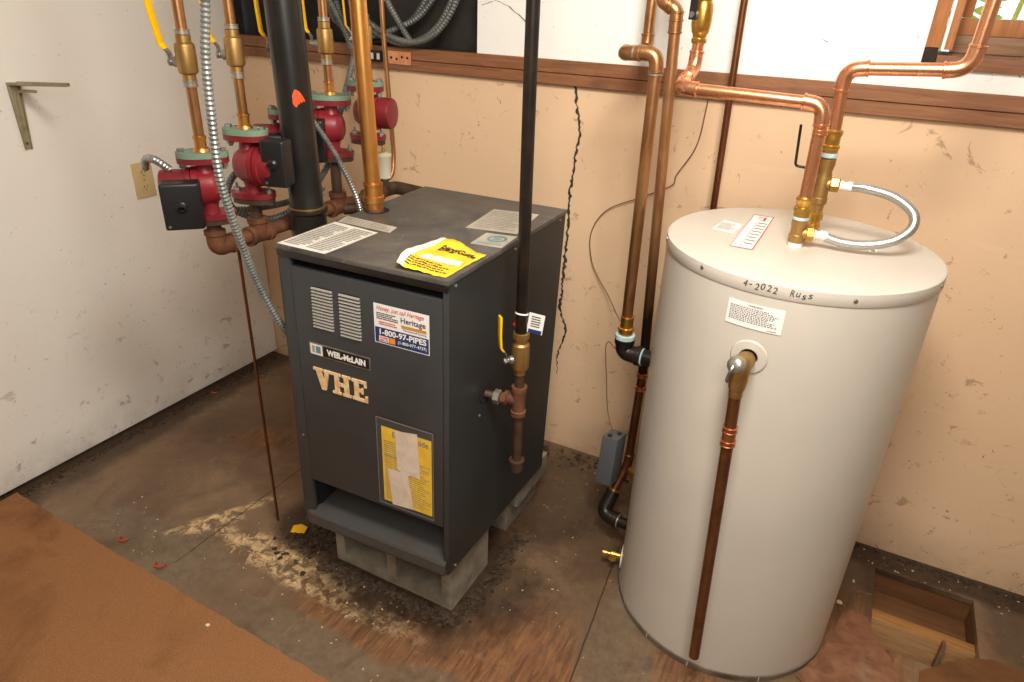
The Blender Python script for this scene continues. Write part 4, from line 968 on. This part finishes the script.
bm = bmesh.new(); add_tube(bm, [(-.421, 1.62, pz-.002), (-.383, 1.62, pz-.002)], .0215, 26); bm_obj('black_nipple', bm, 'black_iron', rA)
rB = thing('return_copper_pipe', (-.455, 1.72, .1), 'tall copper pipe nearest the tank, ending in a black elbow near the floor', 'pipe')
pipe('pipe', [(-.4425, 1.722, .555), (-.478, 1.722, 1.478), (-.478, 1.722, 1.503), (-.520, 1.722, 1.522), (-.530, 1.85, 1.57), (-.530, 1.85, 2.33)], .0135, 'copper_soot', rB, .022, elbow_mat='copper_old', n=24)
pipe('lower_pipe', [(-.4425, 1.722, .555), (-.449, 1.720, .235), (-.470, 1.672, .155)], .0125, 'copper_dark', rB, .03, n=22)
for z in (.556, .512): collar('coupling', (-.4425, 1.722, z), (0, 0, 1), .0156, .014, 'copper_red', rB)
bm = bmesh.new(); add_lathe(bm, (-.447, 1.719, .222), (.86, -.5, 0), [(0, .012), (.006, .015), (.030, .015), (.032, .017), (.040, .017)], 20); bm_obj('brass_tee', bm, 'brass', rB)
collar('brass_ring', (-.4695, 1.6735, .158), (-.25, -.55, -.9), .0155, .012, 'brass', rB)
bm = bmesh.new(); path, _ = fillet([(-.4695, 1.674, .156), (-.484, 1.632, .098), (-.435, 1.622, .092)], .036); add_tube(bm, path, .0225, 24); add_lathe(bm, (-.446, 1.624, .093), (1, -.05, 0), [(0, .0225), (.002, .026), (.014, .026), (.016, .021)]); bm_obj('black_elbow', bm, 'black_iron', rB)
collar('sealant', (-.429, 1.623, .092), (1, -.05, 0), .0225, .005, 'solder', rB, False)
bm = bmesh.new(); add_tube(bm, [(-.427, 1.623, .092), (-.381, 1.619, .092)], .0175, 24); bm_obj('black_nipple', bm, 'black_iron', rB)

# grey control box
ab = thing('control_box', (-.49, 1.70, .18), 'small grey metal control box strapped to the copper pipe left of the tank', 'control box')
bm = bmesh.new()
add_hexa(bm, [Vector(p_) for p_ in ((-.524, 1.645, .190), (-.476, 1.645, .190), (-.464, 1.70, .190), (-.514, 1.70, .190), (-.521, 1.660, .352), (-.473, 1.660, .352), (-.462, 1.712, .352), (-.511, 1.712, .352))])
bmesh.ops.recalc_face_normals(bm, faces=bm.faces); bevel(bm, .0015, 2); bx_ = bm_obj('housing', bm, 'box_grey', ab)
for q in ((-.502, 1.672, .352), (-.480, 1.695, .352)):
    bm = bmesh.new(); add_lathe(bm, q, (0, 0, 1), [(0, .0075), (.003, .0075), (.004, .004)], 14); bm_obj('knockout', bm, 'black_plastic', ab)
# thermostat wire on the wall
W_ = [(-.665, 2.014, 1.283), (-.69, 2.014, 1.16)]
wp = [(-.44, 2.012, 1.283), (-.452, 2.012, 1.16), (-.497, 2.012, 1.07), (-.509, 2.012, 1.035), (-.60, 2.012, .985), (-.70, 2.012, .93), (-.745, 2.012, .85), (-.735, 2.010, .76), (-.70, 2.005, .70), (-.66, 1.99, .66), (-.60, 1.93, .62), (-.535, 1.85, .60), (-.57, 1.86, .545), (-.625, 1.95, .515), (-.635, 1.95, .49), (-.60, 1.88, .43), (-.545, 1.76, .38), (-.50, 1.69, .354)]
bm = bmesh.new(); add_tube(bm, smooth_path(wp, 10), .0016, 8); mesh_thing(bm_obj('thermostat_wire', bm, 'wire'), (-.50, 1.69, .354), 'thin brown wire wandering down the tan wall to the grey control box', 'wire')
# thin pipe C
bm = bmesh.new(); add_tube(bm, [(-.3755, 1.95, 2.33), (-.3755, 1.95, 1.5), (-.365, 1.95, .985), (-.36, 1.95, .3)], .0092, 20)
mesh_thing(bm_obj('slim_copper_pipe', bm, 'copper_dark'), (-.36, 1.95, .3), 'slim dark copper pipe standing against the wall behind the tank', 'pipe')

# ------------------------------------------------------------------ hot water outlet
ho = thing('hot_outlet_pipe', (-.106, 1.555, th), 'bright copper pipe from the tank top turning left along the wall to a brass valve', 'pipe')
hx, hy_ = -.107, 1.556
bm = bmesh.new(); add_lathe(bm, (hx, hy_, th+.0005), (0, 0, 1), [(0, .0150), (.010, .0150)], 24); bm_obj('white_nipple', bm, 'white', ho)
bm = bmesh.new(); add_lathe(bm, (hx, hy_, th+.010), (0, 0, 1), [(0, .0155), (.002, .0170), (.016, .0170), (.018, .0150), (.034, .0150), (.036, .0165), (.050, .0165)], 24); add_lathe(bm, (hx, hy_, th+.030), (.96, .2, 0), [(0, .0135), (.020, .0135), (.021, .0155), (.028, .0155)], 20); bm_obj('bronze_tee', bm, 'brass_dull', ho)
collar('sealant', (hx, hy_, th+.063), (0, 0, 1), .0170, .007, 'teal', ho, False)
bm = bmesh.new(); add_lathe(bm, (hx, hy_, th+.066), (0, 0, 1), [(0, .0165), (.010, .0165), (.012, .0185), (.020, .0185), (.022, .0155), (.030, .0155), (.033, .0175), (.040, .0175), (.043, .0150)], 26); bm_obj('brass_adapter', bm, 'brass', ho)
pipe('pipe', [(hx, hy_, th+.105), (-.1105, 1.556, 1.349), (-.408, 1.556, 1.356), (-.400, 1.640, 1.384), (-.3985, 1.640, 1.45)], .0128, 'copper_new', ho, .030, n=26, fit=1.18)
collar('press_ring', (hx-.001, hy_, 1.296), (0, 0, 1), .0148, .010, 'copper_new', ho)
r_ = (-.3985, 1.640)
bm = bmesh.new(); add_tube(bm, [(r_[0], r_[1], 1.43), (r_[0], r_[1], 1.452)], .0125, 24); add_tube(bm, [(r_[0], r_[1], 1.55), (r_[0], r_[1], 2.33)], .0125, 24); bm_obj('upper_pipe', bm, 'copper_new', ho)
bm = bmesh.new(); add_lathe(bm, (r_[0], r_[1], 1.440), (0, 0, 1), [(0, .0140), (.004, .0165), (.010, .0165), (.012, .0145), (.018, .0150), (.022, .0180), (.030, .0200), (.038, .0215), (.066, .0215), (.078, .0195), (.084, .0160), (.090, .0175), (.100, .0175), (.104, .0135)], 28); bv_ = bm_obj('brass_valve', bm, 'brass', ho)
d = Vector((-.55, -.83, 0)).normalized()
bm = bmesh.new(); add_lathe(bm, Vector((r_[0], r_[1], 1.497))+d*.018, d, [(0, .009), (.006, .009), (.008, .0065), (.014, .0065)], 18); bm_obj('valve_stem', bm, 'steel', bv_)
bm = bmesh.new(); p0 = Vector((r_[0], r_[1], 1.487))+d*.027; sx_ = d.cross(Vector((0, 0, 1))).normalized()
a = [p0-sx_*.010, p0+sx_*.010, p0+sx_*.009+Vector((0, 0, .085)), p0-sx_*.009+Vector((0, 0, .085))]; add_hexa(bm, a+[q+d*.003 for q in a]); bm_obj('valve_handle', bm, 'black_plastic', bv_, smooth=False)

# ------------------------------------------------------------------ cold inlet and mixing valve
co = thing('cold_inlet_pipe', (-.085, 1.64, th), 'bright copper pipe behind the hot outlet stepping right toward the window, with brass mixing valve', 'pipe')
kx, ky = -.0865, 1.645
bm = bmesh.new(); add_lathe(bm, (kx, ky, th+.0005), (0, 0, 1), [(0, .0150), (.012, .0150), (.013, .0165), (.030, .0165), (.032, .0145), (.040, .0145), (.042, .018), (.055, .018), (.057, .015), (.064, .015)], 24); bm_obj('lower_fitting', bm, 'brass', co)
bm = bmesh.new(); add_lathe(bm, (kx, ky, 1.119), (0, 0, 1), [(0, .0145), (.014, .0150), (.016, .0185), (.028, .0185), (.030, .0165), (.075, .0165), (.085, .0145), (.100, .0175), (.112, .0175), (.114, .014)], 26)
add_lathe(bm, (kx, ky, 1.178), (1, .0, 0), [(0, .013), (.016, .013)], 20); mx = bm_obj('mixing_valve', bm, 'brass_dull', co)
hexnut('hose_nut', (kx+.026, ky, 1.178), (1, 0, 0), .0165, .018, 'brass', co)
collar('sealant', (kx, ky, 1.239), (0, 0, 1), .0172, .010, 'teal', co, False)
bm = bmesh.new(); add_lathe(bm, (kx, ky, 1.243), (0, 0, 1), [(0, .0165), (.008, .0165), (.010, .0185), (.016, .0185), (.018, .0155), (.034, .0155), (.038, .0175), (.046, .0175), (.049, .0145)], 26); bm_obj('brass_adapter', bm, 'brass', co)
pipe('pipe', [(kx, ky, 1.285), (-.094, ky, 1.411), (.122, 1.640, 1.424), (.127, 1.640, 1.60), (.127, 1.64, 2.33)], .0128, 'copper_new', co, .032, n=26, fit=1.18)
bm = bmesh.new(); add_tube(bm, fillet([(kx-.015, ky, 1.205), (kx-.062, ky-.004, 1.208), (kx-.068, ky-.004, 1.295)], .008)[0], .0030, 10); bm_obj('bent_lever', bm, 'black_plastic', co)
bm = bmesh.new(); add_lathe(bm, (kx-.012, ky, 1.205), (-1, 0, 0), [(0, .006), (.010, .006), (.011, .004), (.018, .004)], 12); bm_obj('port', bm, 'brass', co)
# braided hose
hs = thing('braided_hose', (-.02, 1.58, th+.01), 'braided steel hose looping right above the tank top between two brass fittings', 'hose')
e0 = Vector((kx+.036, ky, 1.178)); e1 = Vector((hx, hy_, th+.030))+Vector((.96, .2, 0)).normalized()*.030
hp = [e0+Vector((.022, 0, 0)), Vector((.000, 1.640, 1.180)), Vector((.055, 1.632, 1.172)), Vector((.097, 1.615, 1.150)), Vector((.104, 1.60, 1.122)), Vector((.078, 1.585, 1.094)), Vector((.030, 1.575, 1.078)), Vector((-.015, 1.570, 1.076)), e1+Vector((.026, .006, -.003))]
bm = bmesh.new(); add_tube(bm, smooth_path(hp, 14), .0102, 20); bm_obj('braid', bm, 'braid', hs)
for p_, dvec in ((e0, Vector((1, 0, 0))), (e1, Vector((.96, .2, -.05)))):
    bm = bmesh.new(); add_lathe(bm, p_, dvec, [(0, .0105), (.006, .0105), (.007, .0090), (.014, .0090), (.015, .0108), (.024, .0108), (.030, .0088)], 22); bm_obj('crimp', bm, 'plate', hs)
hexnut('hose_nut', Vector((hx, hy_, th+.030))+Vector((.96, .2, 0)).normalized()*.024, (.96, .2, 0), .0165, .016, 'brass', ho)

# ------------------------------------------------------------------ things on the walls
wo = thing('wall_outlet', (XL, 1.53, .90), 'almond double wall outlet on the white wall beside the nearest pump', 'outlet')
bm = bmesh.new(); add_box(bm, (XL-.001, 1.490, .840), (XL+.006, 1.566, .962)); bmesh.ops.recalc_face_normals(bm, faces=bm.faces); bevel(bm, .003, 2); bm_obj('cover_plate', bm, 'almond', wo)
for z in (.876, .926):
    bm = bmesh.new(); P_ = [(1.528+.016*math.cos(a*PI/12), z+.0155*max(-.8, min(.8, math.sin(a*PI/12)))) for a in range(24)]
    add_prism(bm, P_, .0055, .0085, lambda a, b, c_: (XL+c_, a, b)); so = bm_obj('socket', bm, 'almond', wo)
    bm = bmesh.new()
    for dy in (-.006, .006): add_box(bm, (XL+.0086, 1.528+dy-.001, z-.001), (XL+.0090, 1.528+dy+.001, z+.008))
    add_box(bm, (XL+.0086, 1.526, z-.009), (XL+.0090, 1.530, z-.005)); bm_obj('slots', bm, 'hole', so, smooth=False)
bm = bmesh.new(); add_lathe(bm, (XL+.0062, 1.528, .901), (1, 0, 0), [(0, .003), (.0015, .003)], 10); bm_obj('screw', bm, 'steel', wo)
br = thing('shelf_bracket', (XL, 1.172, 1.06), 'khaki metal L shaped shelf bracket screwed to the white left wall', 'bracket')
def bracket_arm(pts, w0, w1):
    bm = bmesh.new(); P_ = [Vector(p_) for p_ in pts]
    d_ = (P_[1]-P_[0]).normalized(); n_ = Vector((0, 1, 0))
    for sgn in (1,):
        a = [P_[0]-n_*w0, P_[0]+n_*w0, P_[1]+n_*w1, P_[1]-n_*w1]; q_ = d_.cross(n_).normalized()*.0022
        add_hexa(bm, a+[v_+q_ for v_ in a])
    q_ = d_.cross(n_).normalized()*.009
    for s in (-1, 1):
        a = [P_[0]+n_*w0*s, P_[0]+n_*w0*s*.8, P_[1]+n_*w1*s*.8, P_[1]+n_*w1*s]; add_hexa(bm, a+[v_+q_ for v_ in a])
    return bm
bm_obj('wall_leg', bracket_arm([(XL+.004, 1.185, 1.240), (XL+.003, 1.180, 1.062)], .017, .009), 'bracket', br)
bm_obj('shelf_leg', bracket_arm([(XL+.001, 1.185, 1.240), (XL+.265, 1.185, 1.258)], .016, .006), 'bracket', br)
bm = bmesh.new(); P_ = [(XL+.004, 1.185, 1.225), (XL+.020, 1.185, 1.236), (XL+.11, 1.185, 1.235), (XL+.004, 1.185, 1.11)]
a = [Vector(p_) for p_ in P_]; 
add_tube(bm, smooth_path([(XL+.006, 1.185, 1.12), (XL+.014, 1.185, 1.205), (XL+.035, 1.185, 1.226), (XL+.11, 1.185, 1.232)], 6), .004, 8); bm_obj('rib', bm, 'bracket', br)
bm = bmesh.new(); add_lathe(bm, (XL+.006, 1.181, 1.078), (1, 0, 0), [(0, .004), (.003, .002)], 10); bm_obj('screw', bm, 'rust', br)

# copper pipe strap on the wood strip
ps = thing('pipe_strap', (-1.46, YB-.018, 1.318), 'perforated copper pipe strap nailed to the wood strip under the dark opening', 'strap')
bm = bmesh.new(); add_box(bm, (-1.515, YB-.0215, 1.302), (-1.420, YB-.0185, 1.342)); bm_obj('strap', bm, 'copper_new', ps, smooth=False)
bm = bmesh.new()
for x in (-1.500, -1.478, -1.456, -1.435): add_lathe(bm, (x, YB-.0216, 1.322+.004*math.sin(x*90)), (0, -1, 0), [(0, .004), (.001, .004)], 10)
bm_obj('strap_holes', bm, 'hole', ps)
bm = bmesh.new(); add_box(bm, (-1.615, YB-.030, 1.306), (-1.535, YB-.0185, 1.340)); bmesh.ops.recalc_face_normals(bm, faces=bm.faces); bevel(bm, .002)
jb = bm_obj('cable_clamp', bm, 'black_plastic'); mesh_thing(jb, (-1.575, YB-.02, 1.306), 'small black and white cable clamp on the wood strip left of the copper strap', 'clamp')
for x in (-1.600, -1.572, -1.546):
    bmx = bmesh.new(); add_box(bmx, (x-.005, YB-.033, 1.313), (x+.005, YB-.0301, 1.332)); bm_obj('clip', bmx, 'white', jb, smooth=False)

# ------------------------------------------------------------------ torn floor sheets, debris
def sheet(name, poly, z, th_, mat, label, cat):
    rg = random.Random(len(poly)); bm = bmesh.new(); P2 = []
    for (a, b), (c_, d_) in zip(poly, poly[1:]+poly[:1]):
        for k in range(6): P2.append((a+(c_-a)*k/6+rg.uniform(-1, 1)*.002, b+(d_-b)*k/6+rg.uniform(-1, 1)*.002))
    add_prism(bm, P2, z, z+th_); o = bm_obj(name, bm, mat, smooth=False)
    return mesh_thing(o, (sum(p_[0] for p_ in poly)/len(poly), sum(p_[1] for p_ in poly)/len(poly), z), label, cat)
sheet('torn_plywood', [(.228, 1.69), (.262, 1.712), (.290, 1.697), (.305, 1.655), (.318, 1.62), (.347, 1.588), (.362, 1.54), (.372, 1.46), (.24, 1.36), (.135, 1.40), (.19, 1.52)], .0006, .004, 'scuffed', 'torn reddish plywood layer on the floor between the tank and the square hole', 'plywood')
sheet('torn_plywood', [(.479, 1.640), (.515, 1.668), (.55, 1.695), (.60, 1.712), (.661, 1.705), (.80, 1.66), (.80, 1.40), (.40, 1.40), (.42, 1.575)], .0006, .004, 'brown_sheet', 'glossy brown plywood sheet in the floor corner right below the square hole', 'plywood')
def lump(bm, c_, r, rg, flat_=.6, sub=1):
    vs_ = bmesh.ops.create_icosphere(bm, subdivisions=sub, radius=1)['verts']; off = Vector((rg.random()*9, rg.random()*9, rg.random()*9))
    ang = rg.random()*PI; sx, sy = rg.uniform(.7, 1.5), rg.uniform(.5, 1.0)
    for v in vs_:
        k = 1+.5*mn.noise(v.co*1.3+off); x, y, z = v.co*k
        x, y = x*sx, y*sy; x, y = x*math.cos(ang)-y*math.sin(ang), x*math.sin(ang)+y*math.cos(ang)
        v.co = Vector(c_)+Vector((x*r, y*r, max(z, -.6)*r*flat_+r*flat_*.6))
rg = random.Random(42)
bm = bmesh.new()
for i in range(900):
    s = rg.random()
    if s < .38: c_ = (rg.uniform(-1.17, -.70), 1.135-abs(rg.gauss(0, .022)), 0)
    elif s < .58: c_ = (-.718+abs(rg.gauss(0, .022)), rg.uniform(1.12, 1.5), 0)
    elif s < .72: c_ = (rg.gauss(-1.25, .045), rg.gauss(1.17, .04), 0)
    else: c_ = (rg.uniform(-1.6, -.5), 2.0-abs(rg.gauss(0, .05)), 0)
    lump(bm, c_, rg.uniform(.003, .010), rg, .5)
o = bm_obj('loose_dirt', bm, 'dirt'); mesh_thing(o, (-.93, 1.12, 0), 'dark loose dirt heaped along the cinder block under the boiler', 'dirt'); o['kind'] = 'stuff'
bm = bmesh.new()
for i in range(900):
    s = rg.random()
    if s < .45: c_ = (XL+.012+abs(rg.gauss(0, .018)), rg.uniform(.80, 1.98), 0)
    elif s < .8: c_ = (rg.uniform(.2, 1.1), 2.01-abs(rg.gauss(0, .013)), 0)
    else: c_ = (XL+.012+abs(rg.gauss(0, .012)), rg.uniform(.85, 1.98), 0)
    if hx0-.02 < c_[0] < hx1+.02 and hy0 < c_[1] < hy1+.01: continue
    lump(bm, c_, rg.uniform(.0015, .0055), rg, .5)
o = bm_obj('wall_foot_debris', bm, 'dirt'); mesh_thing(o, (XL+.02, 1.3, 0), 'crumbly brown debris lying along the foot of the walls', 'debris'); o['kind'] = 'stuff'
bm = bmesh.new()
for i in range(150):
    s = rg.random()
    if s < .35: c_ = (rg.uniform(-1.5, -.85), rg.gauss(1.05, .04), 0)
    elif s < .6: c_ = (rg.uniform(-.7, -.42), rg.uniform(1.2, 1.95), 0)
    elif s < .8: c_ = (rg.uniform(.15, .8), rg.uniform(1.93, 2.0), 0)
    else: c_ = (rg.uniform(-1.9, -.4), rg.uniform(.87, 1.05), 0)
    lump(bm, c_, rg.uniform(.0012, .0034), rg, .45)
o = bm_obj('plaster_crumbs', bm, 'chip'); mesh_thing(o, (-1.1, 1.05, 0), 'pale plaster crumbs scattered over the plywood floor', 'debris'); o['kind'] = 'stuff'
# individual scraps
bm = bmesh.new(); add_prism(bm, [(-.024, -.012), (.018, -.020), (.026, .004), (.006, .018), (-.018, .014)], 0, .0012); o = bm_obj('yellow_tag', bm, 'yellow', smooth=False)
o.data.transform(Matrix.Rotation(.6, 4, 'Z') @ Matrix.Rotation(.15, 4, 'X')); o.location = (-1.314, 1.180, .008); tag(o, 'small torn yellow tag lying on the dirty floor left of the boiler', 'tag')
for (x, y, r_, lb) in ((-1.745, .885, .014, 'small bent red plastic scrap on the floor near the carpet edge, left one'), (-1.560, .868, .015, 'curved red plastic scrap on the floor touching the carpet edge, right one'), (-2.195, 1.62, .009, 'tiny bright red scrap at the foot of the white wall')):
    bm = bmesh.new(); add_tube(bm, smooth_path([(x-r_, y+.004, .004), (x-.3*r_, y-r_*.6, .006), (x+.8*r_, y-.2*r_, .004), (x+r_, y+.8*r_, .004)], 6), .0035, 8); mesh_thing(bm_obj('red_scrap', bm, 'red_bit'), (x, y, 0), lb, 'scrap')
for (x, y, z, r_, lb) in ((-1.262, .787, .008, .005, 'single white paint chip lying on the orange carpet'), (.215, 1.72, .0, .012, 'larger pale plaster chip on the floor at the right foot of the tank'), (.245, 1.83, .0, .007, 'smaller pale plaster chip on the floor between tank and back wall')):
    bm = bmesh.new(); lump(bm, (x, y, z), r_, rg, .35, 2); mesh_thing(bm_obj('plaster_chip', bm, 'plate' if z else 'chip'), (x, y, z), lb, 'chip')
